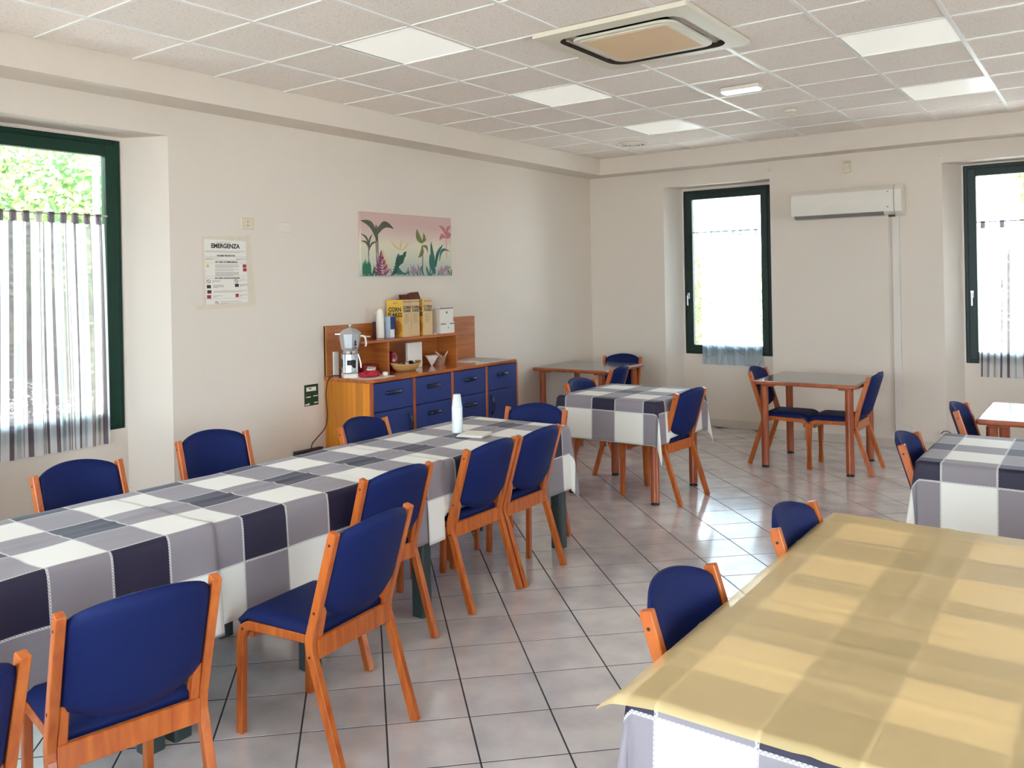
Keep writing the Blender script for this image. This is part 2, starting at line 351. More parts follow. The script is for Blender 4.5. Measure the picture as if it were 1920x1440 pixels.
# ================================================================== THE SETTING
# ---- floor: dark grout bed and square tiles laid diagonally
bm = bmesh.new(); box(bm, XL-WT, XR+WT, YF-WT, YB+WT, -0.12, -0.0011)
floor = obj('floor', bm, grout_m, kind='structure')
T = 0.32789; TH = 0.78368; OX, OY = 1.9226, 0.4771
ca, sa = math.cos(TH), math.sin(TH); G = 0.0034
bm = bmesh.new(); h = T/2-G
prism(bm, [(-h, -h), (h, -h), (h, h), (-h, h)], -0.008, 0.0, 0.0008, seg=1)
bmesh.ops.recalc_face_normals(bm, faces=bm.faces)
tile_me = bpy.data.meshes.new('tile'); bm.to_mesh(tile_me); bm.free(); tile_me.materials.append(tile_m)
cand = []
camp = Vector((4.94, -3.5634, 1.7226))
for m_ in range(-40, 41):
    for n_ in range(-40, 41):
        a, b_ = m_+0.5, n_+0.5
        x = OX+T*(a*ca+b_*sa); y = OY+T*(a*sa-b_*ca)
        if not (XL-0.05 < x < XR+0.05 and YF-0.05 < y < YB+0.25): continue
        if x < XL and not (-1.6 < y < -0.1): continue
        d = Vector((x, y, 0))-camp; z_ = d.dot(fw); vis = 0
        if z_ > 0.3:
            u_ = 914.7+1593.7*d.dot(r2)/z_; v_ = 532.2-1593.7*d.dot(u2)/z_
            if -60 < u_ < 1980 and v_ < 1530: vis = 1/(z_*z_*z_)
            # hidden by big tablecloths
            if x > 4.1 and -1.9 < y < 1.0: vis *= 0.01
            if 1.3 < x < 2.0 and y < -1.2: vis *= 0.01
        cand.append((-vis, x, y))
cand.sort()
for (_, x, y) in cand[:299]:
    o = bpy.data.objects.new('tile', tile_me); C.objects.link(o); o.parent = floor
    o.location = (x, y, 0); o.rotation_euler = (0, 0, TH)
bm = bmesh.new()
for (_, x, y) in cand[299:]:
    vs = [bm.verts.new((x+px*ca-py*sa, y+px*sa+py*ca, 0.0)) for px, py in ((-h, -h), (h, -h), (h, h), (-h, h))]; bm.faces.new(vs)
o = obj('tile_field', bm, tile_m, floor, kind='stuff')

# ---- walls (prisms in plan), with full-height window niches
def wall_runs(axis, niches, a0, a1, sgn, base):
    """axis 'x': wall runs along y at x=base going outward sgn*depth ; niches: (n0,n1,w0,w1,zs,zt,ztn)"""
    bm = bmesh.new()
    def pt(a, d): return (base+sgn*d, a) if axis == 'x' else (a, base+sgn*d)
    cur = a0; edges = []
    for (n0, n1, w0, w1, zs, zt, ztn) in niches:
        s0 = 0.0 if not edges else edges[-1]
        poly = ([pt(cur, 0)] if not edges else [pt(cur, 0)])+[pt(n0, 0), pt(w0-0.015, ND), pt(w0-0.015, WT)]+([pt(prev_w, WT), pt(prev_w, ND)] if edges else [pt(cur, WT)])
        prism(bm, poly, -0.004, 3.3, 0)
        q = [pt(n0-0.001, 0), pt(n1+0.001, 0), pt(w1+0.015, ND), pt(w0-0.015, ND)]
        prism(bm, q, ztn, 3.3)
        prism(bm, [pt(w0-0.015, ND), pt(w1+0.015, ND), pt(w1+0.015, WT), pt(w0-0.015, WT)], zt, 3.3)
        prism(bm, [pt(w0-0.015, ND), pt(w1+0.015, ND), pt(w1+0.015, WT), pt(w0-0.015, WT)], -0.004, zs)
        for (k0, k1) in ((w0-0.015, w0), (w1, w1+0.015)):
            prism(bm, [pt(k0, ND), pt(k1, ND), pt(k1, WT), pt(k0, WT)], zs, zt)
        cur = n1; prev_w = w1+0.015; edges.append(w1+0.015)
    poly = [pt(cur, 0), pt(a1, 0), pt(a1, WT)]+([pt(prev_w, WT), pt(prev_w, ND)] if edges else [pt(cur, WT)])
    prism(bm, poly, -0.004, 3.3)
    bmesh.ops.remove_doubles(bm, verts=bm.verts, dist=1e-5)
    return bm
NL = [(-1.545, -0.178, -1.372, -0.350, 0.768, 2.745, 2.768)]
NB = [(0.703, 1.943, 0.818, 1.845, 0.838, 2.755, 2.785), (3.598, 4.84, 3.738, 4.765, 0.845, 2.775, 2.79)]
wl = obj('wall_left', wall_runs('x', NL, YF, YB, -1, XL), wall_m, kind='structure')
wb = obj('wall_back', wall_runs('y', NB, XL-WT, XR+WT, +1, YB), wall_m, kind='structure')
def plain_wall(axis, wins, a0, a1, b0, b1, zs, zt):
    bm = bmesh.new()
    def bx(s0, s1, z0, z1):
        if axis == 'x': box(bm, b0, b1, s0, s1, z0, z1)
        else: box(bm, s0, s1, b0, b1, z0, z1)
    cur = a0
    for (u0, u1) in wins:
        bx(cur, u0, -0.004, 3.3); bx(u0, u1, -0.004, zs); bx(u0, u1, zt, 3.3); cur = u1
    bx(cur, a1, -0.004, 3.3); return bm
obj('wall_right', plain_wall('x', RIGHT_WINS, YF-0.35, YB, XR, XR+0.35, 0.70, 2.75), wall_m, kind='structure')
obj('wall_front', plain_wall('y', FRONT_WINS, XL-WT, XR, YF-0.35, YF, 0.70, 2.75), wall_m, kind='structure')
# bulkheads
bm = bmesh.new(); box(bm, XL-0.02, 0.02, YF, YB, ZB, 3.28); obj('trim_1', bm, wall_m, kind='structure')
bm = bmesh.new(); box(bm, 0.02, XR, 5.36, YB+0.02, ZB, 3.28); obj('trim_2', bm, wall_m, kind='structure')
# overhead slab; its unseen eaves are added to keep direct sun out
bm = bmesh.new(); box(bm, XL-WT-0.6, XR+0.9, YF-1.75, YB+WT+0.35, 3.3, 3.45)
obj('roof_sun_eaves', bm, wall_m, kind='structure')

# ---- skirting of tiles
def skirt(name, runs):
    root = None; k = 0
    for (p0, p1) in runs:
        a = Vector(p0); b_ = Vector(p1); d = b_-a; Lg = d.length; d.normalize(); nrm = Vector((d.y, -d.x)); s = 0
        if root is None:
            bm = bmesh.new()
            for (q0, q1) in runs:
                qa = Vector(q0); qb = Vector(q1); qd = (qb-qa).normalized(); qn = Vector((qd.y, -qd.x))
                prism(bm, [tuple(qa), tuple(qb), tuple(qb+qn*0.006), tuple(qa+qn*0.006)], 0, 0.088)
            root = obj(name, bm, wall_m, kind='structure')
        while s < Lg-0.02:
            e_ = min(s+0.328, Lg); q0 = a+d*(s+0.0015); q1 = a+d*(e_-0.0015)
            bm = bmesh.new(); prism(bm, [tuple(q0+nrm*0.004), tuple(q1+nrm*0.004), tuple(q1+nrm*0.012), tuple(q0+nrm*0.012)], 0.001, 0.092, 0.0015, seg=1)
            obj('tile', bm, skirt_m, root); s = e_
skirt('baseboard_back', [((XL, YB), (0.703, YB)), ((0.805, YB+ND), (1.86, YB+ND)), ((1.943, YB), (3.598, YB)), ((3.725, YB+ND), (4.78, YB+ND)), ((4.84, YB), (7.6, YB))])
skirt('baseboard_left', [((XL, YF), (XL, -1.545)), ((XL-ND, -1.385), (XL-ND, -0.335)), ((XL, -0.178), (XL, YB))])

# ---- suspended ceiling: slab above, tiles, bars
bm = bmesh.new(); box(bm, XL, XR, YF, YB, 3.20, 3.295)
ceiling = obj('ceiling', bm, wall_m, kind='structure')
LIGHTS = {(2, 0), (2, 3), (2, 6), (6, 3), (6, 6)}
ct_me = {}
def ctile(w_, l_):
    k = (round(w_, 3), round(l_, 3))
    if k not in ct_me:
        bm = bmesh.new(); box(bm, -w_/2, w_/2, -l_/2, l_/2, 0.004, 0.018, 0.002, seg=1)
        bmesh.ops.recalc_face_normals(bm, faces=bm.faces); me = bpy.data.meshes.new('ceiling_tile'); bm.to_mesh(me); bm.free(); me.materials.append(ceil_m); ct_me[k] = me
    return ct_me[k]
for i in range(0, 13):
    for j in range(-9, 9):
        x0, x1 = max(i*0.6, 0.022), min((i+1)*0.6, XR); y0, y1 = max(j*0.6, YF), min((j+1)*0.6, 5.358)
        if x1-x0 < 0.06 or y1-y0 < 0.03: continue
        if (i, j) in LIGHTS: continue
        if i == 4 and j == 1: continue
        o = bpy.data.objects.new('ceiling_tile', ctile(x1-x0-0.006, y1-y0-0.006)); C.objects.link(o); o.parent = ceiling
        o.location = ((x0+x1)/2, (y0+y1)/2, ZC)
for i in range(1, 13):
    bm = bmesh.new(); box(bm, i*0.6-0.012, i*0.6+0.012, YF, 5.36, ZC-0.003, ZC+0.004); box(bm, i*0.6-0.001, i*0.6+0.001, YF, 5.36, ZC+0.004, ZC+0.035)
    obj('grid_bar', bm, bar_m, ceiling)
for j in range(-8, 9):
    bm = bmesh.new(); box(bm, 0.02, XR, j*0.6-0.009, j*0.6+0.009, ZC-0.0022, ZC+0.004); obj('grid_bar', bm, bar_m, ceiling)
nm = {(2, 0): 'square ceiling light nearest the left window', (2, 3): 'square ceiling light between the picture and the cassette air conditioner',
      (2, 6): 'square ceiling light nearest the round vent', (6, 3): 'square ceiling light right of the cassette air conditioner', (6, 6): 'square ceiling light above the right back window'}
for (i, j) in sorted(LIGHTS):
    lab = nm.get((i, j), 'square ceiling light over the part of the room behind the viewer')
    t_ = empty('ceiling_light', (i*0.6+0.3, j*0.6+0.3, ZC), 0, lab, 'light', 'square ceiling light panels')
    bm = bmesh.new(); box(bm, -0.288, 0.288, -0.291, 0.291, 0.003, 0.012, 0.002, seg=1); obj('diffuser', bm, diff_m, t_)
    bm = bmesh.new()
    for s_ in (-1, 1):
        box(bm, s_*0.292-0.004, s_*0.292+0.004, -0.296, 0.296, 0.0, 0.04); box(bm, -0.296, 0.296, s_*0.295-0.003, s_*0.295+0.003, 0.0, 0.04)
    obj('frame', bm, bar_m, t_)

# ---- windows
def window(name, axis, base, sgn, w0, w1, zs, zt, fm, fw_=0.095, handle_at=None, light_name=None):
    """frame standing in plane base (sgn outward)"""
    def bx(bm, a0, a1, d0, d1, z0, z1, bev=0.006):
        lo, hi = sorted((base+sgn*d0, base+sgn*d1))
        if axis == 'x': box(bm, lo, hi, a0, a1, z0, z1, bev)
        else: box(bm, a0, a1, lo, hi, z0, z1, bev)
    bm = bmesh.new()
    f = 0.045
    bx(bm, w0, w0+f, -0.01, 0.06, zs, zt); bx(bm, w1-f, w1, -0.01, 0.06, zs, zt)
    bx(bm, w0+f-0.002, w1-f+0.002, -0.01, 0.06, zt-f, zt); bx(bm, w0+f-0.002, w1-f+0.002, -0.01, 0.06, zs, zs+f)
    fr = obj(name, bm, fm, kind='structure')
    bm = bmesh.new(); a0, a1, z0, z1 = w0+f-0.012, w1-f+0.012, zs+f-0.012, zt-f+0.012; s = fw_-f+0.012
    bx(bm, a0, a0+s, -0.03, 0.035, z0, z1); bx(bm, a1-s, a1, -0.03, 0.035, z0, z1)
    bx(bm, a0+s-0.004, a1-s+0.004, -0.03, 0.035, z1-s, z1); bx(bm, a0+s-0.004, a1-s+0.004, -0.03, 0.035, z0, z0+s)
    obj('sash', bm, fm, fr)
    bm = bmesh.new(); bx(bm, w0+fw_-0.01, w1-fw_+0.01, 0.0, 0.005, zs+fw_-0.01, zt-fw_+0.01, 0); obj('pane', bm, glass_m, fr)
    if handle_at:
        ha, hz = handle_at; bm = bmesh.new()
        bx(bm, ha-0.014, ha+0.014, -0.038, -0.03, hz-0.035, hz+0.035, 0.003)
        bx(bm, ha-0.008, ha+0.008, -0.065, -0.036, hz-0.008, hz+0.008, 0.003)
        bx(bm, ha-0.009, ha+0.009, -0.075, -0.06, hz-0.115, hz+0.01, 0.006)
        obj('window_handle', bm, alu_m, fr)
    return fr
window('window_1', 'x', XL-ND-0.02, -1, -1.372, -0.350, 0.768, 2.745, green_m, 0.115)
window('window_2', 'y', YB+ND+0.02, +1, 0.818, 1.845, 0.838, 2.755, green2_m, 0.108, (0.872, 1.52))
window('window_3', 'y', YB+ND+0.02, +1, 3.738, 4.765, 0.845, 2.775, green2_m, 0.108, (3.80, 1.52))
for k, (a, b_) in enumerate(FRONT_WINS): window('window_%d' % (4+k), 'y', YF-0.2, -1, a, b_, 0.70, 2.75, green2_m, 0.08)
for k, (a, b_) in enumerate(RIGHT_WINS): window('window_%d' % (7+k), 'x', XR+0.2, +1, a, b_, 0.70, 2.75, green2_m, 0.08)

# ================================================================== OUTDOORS
grd_m = simple('pale_bounce_paving', (0.66, 0.60, 0.54), 0.9, noise_s=1.5, noise_a=0.12)  # albedo raised so the ground bounces daylight up to the ceiling
bm = bmesh.new(); box(bm, -40, 40, -30, 45, -0.3, -0.13); obj('ground', bm, grd_m, kind='structure')
leaf_m, t, p, o = nodes('leaves')
g = N(t, 'ShaderNodeNewGeometry'); r = N(t, 'ShaderNodeValToRGB'); L(t, g.outputs['Random Per Island'], r.inputs[0])
r.color_ramp.elements[0].color = (0.16, 0.27, 0.08, 1); r.color_ramp.elements[1].color = (0.58, 0.62, 0.26, 1)
L(t, r.outputs[0], p.inputs['Base Color']); p.inputs['Roughness'].default_value = 0.5
tl = N(t, 'ShaderNodeBsdfTranslucent'); L(t, r.outputs[0], tl.inputs[0]); mx = N(t, 'ShaderNodeMixShader'); mx.inputs[0].default_value = 0.35
L(t, p.outputs[0], mx.inputs[1]); L(t, tl.outputs[0], mx.inputs[2]); L(t, mx.outputs[0], o.inputs[0])
bark_m = simple('bark', (0.10, 0.07, 0.05), 0.9, noise_s=10, noise_a=0.4)
core_m = simple('inner_foliage', (0.12, 0.22, 0.08), 0.9, noise_s=8, noise_a=0.4)
def tree(loc, rx, ry, zc, rz, nleaf, size, label, cat='tree', name='tree', trunk=0.12):
    t_ = empty(name, loc, 0, label, cat)
    rnd = random.Random(int(abs(loc[0]*131+loc[1]*17))); verts = []; faces = []
    for _ in range(nleaf):
        d = Vector((rnd.gauss(0, 1), rnd.gauss(0, 1), rnd.gauss(0, 1))).normalized()
        k = (0.78+0.25*rnd.random())*(1+0.16*noise.noise(d*2.5+Vector(loc)))
        c_ = Vector((d.x*rx*k, d.y*ry*k, zc+d.z*rz*k))
        a = Vector((rnd.gauss(0, 1), rnd.gauss(0, 1), rnd.gauss(0, 0.6))).normalized(); b_ = a.cross(d+Vector((0.01, 0, 0))).normalized()
        s = size*(0.6+0.8*rnd.random()); i = len(verts)
        verts += [c_-a*s, c_+b_*s*0.45+d*s*0.2, c_+a*s, c_-b_*s*0.45+d*s*0.2]; faces.append((i, i+1, i+2, i+3))
    me = bpy.data.meshes.new('foliage'); me.from_pydata([tuple(v) for v in verts], [], faces)
    link('foliage', me, leaf_m, t_)
    bm = bmesh.new(); bmesh.ops.create_icosphere(bm, subdivisions=3, radius=1)
    for v in bm.verts:
        k = 0.80*(1+0.16*noise.noise(v.co*2.5+Vector(loc))); v.co = Vector((v.co.x*rx*k, v.co.y*ry*k, zc+v.co.z*rz*k))
    obj('inner_foliage', bm, core_m, t_, smooth=True)
    if trunk:
        bm = bmesh.new(); cyl(bm, (0, 0, -0.13), (0, 0, zc), trunk, trunk*0.5, 10); obj('trunk', bm, bark_m, t_)
tree((-6.2, 2.6, 0), 2.6, 2.7, 2.3, 2.35, 42000, 0.05, 'broad leafy bush seen through the left window')
tree((-10.6, 8.6, 0), 2.2, 2.4, 3.0, 2.6, 16000, 0.07, 'tree standing furthest back outside the left window')
tree((-5.4, -2.6, 0), 1.7, 1.7, 2.1, 1.9, 20000, 0.05, 'leafy bush nearest the left window outside')
tree((-1.78, 10.2, 0), 0.95, 1.6, 1.5, 1.7, 9000, 0.06, 'green hedge at the left edge of the first back window', 'hedge', 'hedge', 0.08)
tree((-0.50, 14.5, 0), 0.7, 1.2, 1.2, 1.3, 3000, 0.09, 'small bush at the right edge of the first back window', 'bush', 'bush', 0.06)
tree((4.75, 15.0, 0), 1.25, 1.3, 3.4, 1.7, 5000, 0.10, 'tree crown at the right of the second back window')
tree((3.80, 11.5, 0), 0.25, 0.4, 1.1, 1.1, 2500, 0.08, 'narrow bush behind the curtain of the second back window', 'bush', 'bush', 0.05)
bm = bmesh.new(); box(bm, -8, 16, 19.0, 19.3, -0.13, 1.5, 0.01); tag(obj('garden_wall', bm, simple('render_wall', (0.62, 0.56, 0.50), 0.9)), 'low pale garden wall far behind the back windows', 'wall')
bm = bmesh.new(); cyl(bm, (0.47, 8.1, -0.13), (0.47, 8.1, 4.2), 0.014, seg=10); tag(obj('thin_pole', bm, simple('rusty_pole', (0.4, 0.33, 0.25), 0.6)), 'thin upright pole outside the first back window', 'pole')
bm = bmesh.new(); cyl(bm, (-2.05, 0.285, -0.13), (-2.05, 0.285, 3.2), 0.028, seg=14); cyl(bm, (-2.05, 0.285, 2.1), (-2.05, 0.285, 2.14), 0.034, seg=14)
tag(obj('drainpipe', bm, white_p), 'white upright pipe outside the left window', 'pipe')

# ================================================================== CURTAINS
def curtain(name, axis, base, a0, a1, zr, zb, stripes, mats, label, hem_skew=0.0, waves=9, amp=0.018, tabs=9, rlabel='', rod=None, tabmat=0):
    root = empty(name, (0, 0, 0), 0, label, 'curtain', None)
    bm = bmesh.new(); nu, nv = 150, 16; uvs = []
    def P(u, v):
        a = a0+(a1-a0)*u; z = zr-0.055+(zb-zr+0.055+hem_skew*(1-u))*v
        ph = waves*2*PI*u
        d = amp*(0.5+0.7*v)*math.sin(ph+0.8*math.sin(3*u*PI)+0.5*v)+0.006*math.sin(ph*2.3+v*2)
        a += 0.012*math.sin(v*2.1+u*9)*v+(u-0.5)*0.05*v
        return (base+d, a, z) if axis == 'x' else (a, base+d, z)
    g_ = [[bm.verts.new(P(i/nu, j/nv)) for i in range(nu+1)] for j in range(nv+1)]
    for j in range(nv):
        for i in range(nu):
            f = bm.faces.new((g_[j][i], g_[j][i+1], g_[j+1][i+1], g_[j+1][i])); u = (i+0.5)/nu; mi = 0
            for (s0, s1, k) in stripes:
                if s0 <= u < s1: mi = k
            f.material_index = mi; f.smooth = True
    obj('cloth_panel', bm, mats, root, smooth=True)
    for k in range(tabs):
        u = (k+0.5)/tabs; a = a0+(a1-a0)*u; bm = bmesh.new(); pts = []
        for q in range(13):
            an = -PI/2+PI*2*q/12*0.0+PI*q/12  # half loop over the rod
            pts.append((math.sin(an+PI/2)*0.0, 0))
        prof = [(-0.009, -0.06), (-0.010, -0.02), (-0.010, 0.0), (-0.007, 0.008), (0, 0.011), (0.007, 0.008), (0.010, 0.0), (0.010, -0.02), (0.009, -0.06)]
        vs = []
        for (d, z) in prof:
            for s_ in (-0.019, 0.019):
                q = (base+d, a+s_, zr+z) if axis == 'x' else (a+s_, base+d, zr+z); vs.append(bm.verts.new(q))
        for q in range(len(prof)-1): bm.faces.new((vs[2*q], vs[2*q+1], vs[2*q+3], vs[2*q+2]))
        mi = 0
        for (s0, s1, kk) in stripes:
            if s0-0.02 <= u < s1+0.02 and kk in (1, 2): mi = kk
        obj('tab', bm, mats[mi], root)
    r0, r1 = rod
    bm = bmesh.new()
    if axis == 'x': cyl(bm, (base, r0, zr), (base, r1, zr), 0.0055, seg=10)
    else: cyl(bm, (r0, base, zr), (r1, base, zr), 0.0055, seg=10)
    tag(obj('curtain_rod', bm, simple('rod_'+name, (0.55, 0.52, 0.42) if axis == 'x' else (0.12, 0.09, 0.06), 0.35)), rlabel, 'curtain rod')
ML = [sh_white, sh_dark, sh_grey, sh_beige, sh_pale]
def y2u(y): return (y+1.36)/(-0.50+1.36)
# stripes placed as seen (y positions along the left curtain)
stl = []
for (yc, w_, k) in [(-1.30, 0.022, 1), (-1.245, 0.012, 2), (-1.20, 0.03, 4), (-1.165, 0.010, 1), (-1.10, 0.022, 1), (-1.055, 0.02, 4), (-1.025, 0.008, 2), (-0.995, 0.024, 1), (-0.925, 0.007, 1), (-0.91, 0.007, 2), (-0.895, 0.007, 1),
                    (-0.845, 0.016, 1), (-0.81, 0.03, 4), (-0.775, 0.008, 2), (-0.76, 0.008, 1), (-0.745, 0.008, 2), (-0.70, 0.020, 1), (-0.665, 0.018, 4), (-0.615, 0.018, 2), (-0.60, 0.010, 1), (-0.565, 0.02, 3), (-0.523, 0.020, 1)]:
    u = y2u(yc); hw = w_/2/0.86; stl.append((u-hw, u+hw, k))
curtain('striped_curtain', 'x', XL-ND+0.035, -1.36, -0.50, 2.218, 0.685, stl, ML, 'white sheer curtain with dark vertical stripes on the left window', tabs=11, waves=7, amp=0.010,
        rlabel='thin pale rod across the left window', rod=(-1.34, -0.475))
curtain('twig_curtain', 'y', YB+ND-0.045, 1.05, 1.735, 2.258, 0.725, [], [sh_twig], 'pale sheer curtain printed with thin twigs on the first back window', tabs=8, waves=5, amp=0.016,
        rlabel='thin dark rod across the first back window', rod=(0.935, 1.745))
str_ = []
for k in range(14):
    u = 0.03+k*0.071; kk = [1, 2, 3, 1, 1, 4, 2, 1, 3, 2, 1, 1, 2, 1][k]; str_.append((u-0.011, u+0.011, kk))
curtain('grey_striped_curtain', 'y', YB+ND-0.045, 3.865, 4.66, 2.215, 0.72, str_, ML, 'white sheer curtain with grey stripes on the second back window', tabs=10, waves=7, amp=0.011,
        rlabel='thin dark rod across the second back window', rod=(3.845, 4.67))

# ================================================================== CHAIR
def make_chair():
    root = empty('dining_chair')
    S = 0.232   # outer half width
    for s_ in (-1, 1):
        y0, y1 = sorted((s_*S, s_*(S-0.029)))
        bm = bmesh.new()
        line = [(-0.272, 0.0), (-0.150, 0.375), (-0.138, 0.410), (-0.136, 0.440), (-0.142, 0.470), (-0.259, 0.852)]
        strip(bm, line, 0.036, y0, y1)
        for v in bm.verts: v.co.z = max(v.co.z, 0.0)
        up_ = obj('upright', bm, wchair, root)
        for (fx, fz) in ((-0.247, 0.808), (-0.168, 0.555), (-0.142, 0.392)):
            b = bmesh.new(); cyl(b, (fx, s_*(S-0.004), fz), (fx, s_*(S+0.0008), fz), 0.0055, seg=10); obj('screw_cap', b, screw_m, up_)
        yo = S-0.030; y0, y1 = sorted((s_*yo, s_*(yo-0.028)))
        line = [(0.262, 0.0), (0.250, 0.34)]
        for k in range(6):
            a = math.radians(6+84*k/5); line.append((0.190+0.058*math.cos(a), 0.372+0.058*math.sin(a)))
        line += [(-0.150, 0.440)]
        bm = bmesh.new(); strip(bm, line, 0.034, y0, y1)
        for v in bm.verts: v.co.z = max(v.co.z, 0.0)
        lg = obj('front_leg', bm, wchair, root)
        b = bmesh.new(); cyl(b, (0.232, s_*(yo-0.004), 0.412), (0.232, s_*(yo+0.0008), 0.412), 0.0055, seg=10); obj('screw_cap', b, screw_m, lg)
        # curved bracket between rail and backrest
        bm = bmesh.new(); yi = S-0.030; y0, y1 = sorted((s_*yi, s_*(yi-0.026)))
        prism(bm, [(-0.155, 0.44), (-0.105, 0.44), (-0.140, 0.52), (-0.165, 0.575), (-0.186, 0.57)], y0, y1, 0.003, 'Y', seg=1)
        obj('bracket', bm, wchair, root)
    bm = bmesh.new(); box(bm, -0.163, -0.143, -0.204, 0.204, 0.378, 0.453, 0.003, seg=1); obj('cross_rail', bm, wchair, root)
    bm = bmesh.new(); box(bm, 0.205, 0.225, -0.176, 0.176, 0.372, 0.425, 0.003, seg=1); obj('cross_rail', bm, wchair, root)
    # seat pad
    bm = bmesh.new(); nx, ny = 16, 14; top = []; bot = []
    for i in range(nx+1):
        u = i/nx; x = -0.142+0.405*u
        rt_, rb_ = [], []
        for j in range(ny+1):
            v = -1+2*j/ny; hw = 0.2025*(1-0.035*(u**6)); edge = min(1-abs(v), 0.12)/0.12; ef = min(1-u, 0.16)/0.16; er = min(u, 0.05)/0.05
            k = math.sqrt(max(0, 1-(1-edge)**2))*math.sqrt(max(0, 1-(1-ef)**2))*(0.5+0.5*er)
            z = 0.459+0.030*k+0.006*(1-v*v)*math.sin(PI*u)
            z -= 0.018*max(0, (u-0.8)/0.2)**2
            rt_.append(bm.verts.new((x, v*hw, z))); rb_.append(bm.verts.new((x-(0.012 if u > 0.95 else 0), v*(hw-0.004), 0.452-0.03*max(0, (u-0.88)/0.12))))
        top.append(rt_); bot.append(rb_)
    for i in range(nx):
        for j in range(ny):
            bm.faces.new((top[i][j], top[i+1][j], top[i+1][j+1], top[i][j+1])); bm.faces.new((bot[i][j], bot[i][j+1], bot[i+1][j+1], bot[i+1][j]))
        bm.faces.new((top[i][0], bot[i][0], bot[i+1][0], top[i+1][0])); bm.faces.new((top[i][ny], top[i+1][ny], bot[i+1][ny], bot[i][ny]))
    for j in range(ny):
        bm.faces.new((top[0][j], top[0][j+1], bot[0][j+1], bot[0][j])); bm.faces.new((top[nx][j], bot[nx][j], bot[nx][j+1], top[nx][j+1]))
    obj('seat', bm, fab_m, root, smooth=True)
    # curved padded backrest
    bm = bmesh.new(); ns, nt_ = 22, 10; F, B = [], []
    for i in range(ns+1):
        s_ = -1+2*i/ns; y = s_*0.2015
        zt = 0.838+0.043*(1-abs(s_)**2.2)-0.012*abs(s_)**14; zb = 0.562-0.060*(1-abs(s_)**2.0)
        fr_, br_ = [], []
        for j in range(nt_+1):
            t_ = j/nt_; z = zb+(zt-zb)*t_
            base = -0.142-(z-0.47)*0.306; bul = -0.048*(1-s_*s_)
            e_ = min(t_, 1-t_, 0.14)/0.14; e2 = min(1-abs(s_), 0.10)/0.10
            th = 0.006+0.013*math.sqrt(max(0, 1-(1-e_)**2))*(0.35+0.65*math.sqrt(max(0, 1-(1-e2)**2)))
            fr_.append(bm.verts.new((base+bul+th, y, z))); br_.append(bm.verts.new((base+bul-th, y, z)))
        F.append(fr_); B.append(br_)
    for i in range(ns):
        for j in range(nt_):
            bm.faces.new((F[i][j], F[i+1][j], F[i+1][j+1], F[i][j+1])); bm.faces.new((B[i][j], B[i][j+1], B[i+1][j+1], B[i+1][j]))
        bm.faces.new((F[i][0], B[i][0], B[i+1][0], F[i+1][0])); bm.faces.new((F[i][nt_], F[i+1][nt_], B[i+1][nt_], B[i][nt_]))
    for j in range(nt_):
        bm.faces.new((F[0][j], F[0][j+1], B[0][j+1], B[0][j])); bm.faces.new((F[ns][j], B[ns][j], B[ns][j+1], F[ns][j+1]))
    obj('backrest', bm, fab_m, root, smooth=True)
    return root
chair0 = make_chair(); chair_used = [False]
SEATS = []
def place(tx, ty, ang, label, group):
    """tx,ty: middle between the tops of the two uprights; ang: facing direction in degrees"""
    a = math.radians(ang); x = tx+0.259*math.cos(a); y = ty+0.259*math.sin(a)
    if not chair_used[0]:
        chair0.location = (x, y, 0); chair0.rotation_euler = (0, 0, a); tag(chair0, label, 'chair', group); chair_used[0] = True; o = chair0
    else: o = dup(chair0, (x, y, 0), a, label, group)
    pts = [(x+f*math.cos(a)-s*math.sin(a), y+f*math.sin(a)+s*math.cos(a)) for f in (-0.15, 0.28) for s in (-0.21, 0.21)]
    SEATS.append((min(p_[0] for p_ in pts), max(p_[0] for p_ in pts), min(p_[1] for p_ in pts), max(p_[1] for p_ in pts)))
GN = 'blue chairs along the near side of the long table'; GF = 'blue chairs along the window side of the long table'
place(2.692, -2.213, 168, 'large blue chair seen from behind in the lower left foreground', GN)
place(2.815, -2.815, 180, 'blue chair cut off by the lower left corner of the picture', GN)
place(2.695, -1.276, 185, 'blue chair pulled well out from the long table, whole seat and front leg showing', GN)
place(2.228, -0.632, 178, 'blue chair at the long table just behind the pulled-out chair', GN)
place(2.209, 0.135, 180, 'blue chair at the long table, left of a touching pair near the paper cups', GN)
place(2.209, 0.612, 181, 'blue chair nearest the far right end of the long table', GN)
place(0.827, -1.42, 3, 'blue chair in front of the striped curtain, leftmost behind the long table', GF)
place(0.653, -0.521, -5, 'blue chair below the emergency notice, behind the long table', GF)
place(1.083, 0.285, 5, 'blue chair in front of the striped end of the sideboard', GF)
place(1.718, 1.32, -83, 'blue chair at the far head of the long table', 'chairs at the heads of tables')
GS = 'blue chairs at the small cloth-covered table'
place(2.262, 2.68, 175, 'blue chair on the right of the small check-clothed table', GS)
place(1.190, 2.82, -3, 'blue chair on the left of the small check-clothed table', GS)
GC = 'blue chairs at the bare corner table'
place(0.955, 3.995, 186, 'blue chair turned sideways at the right of the bare corner table', GC)
place(0.395, 5.13, -85, 'blue chair between the bare corner table and the back wall', GC)
GB = 'blue chairs at the bare table under the first back window'
place(2.192, 4.41, 0, 'blue chair on the left of the bare wooden table by the air conditioner pipe', GB)
place(3.224, 4.41, 180, 'blue chair on the right of the bare wooden table by the air conditioner pipe', GB)
GR = 'blue chairs on the left of the right-hand tables'
place(4.035, 1.40, 1, 'blue chair against the check-clothed table at the right edge', GR)
place(4.105, 2.735, 0, 'blue chair end-on beside the glossy bare table at the right edge', GR)
place(3.975, -0.401, 0, 'blue chair beside the yellow-covered table, further one', GR)
place(3.930, -1.307, 0, 'blue chair beside the yellow-covered table, nearer one', GR)

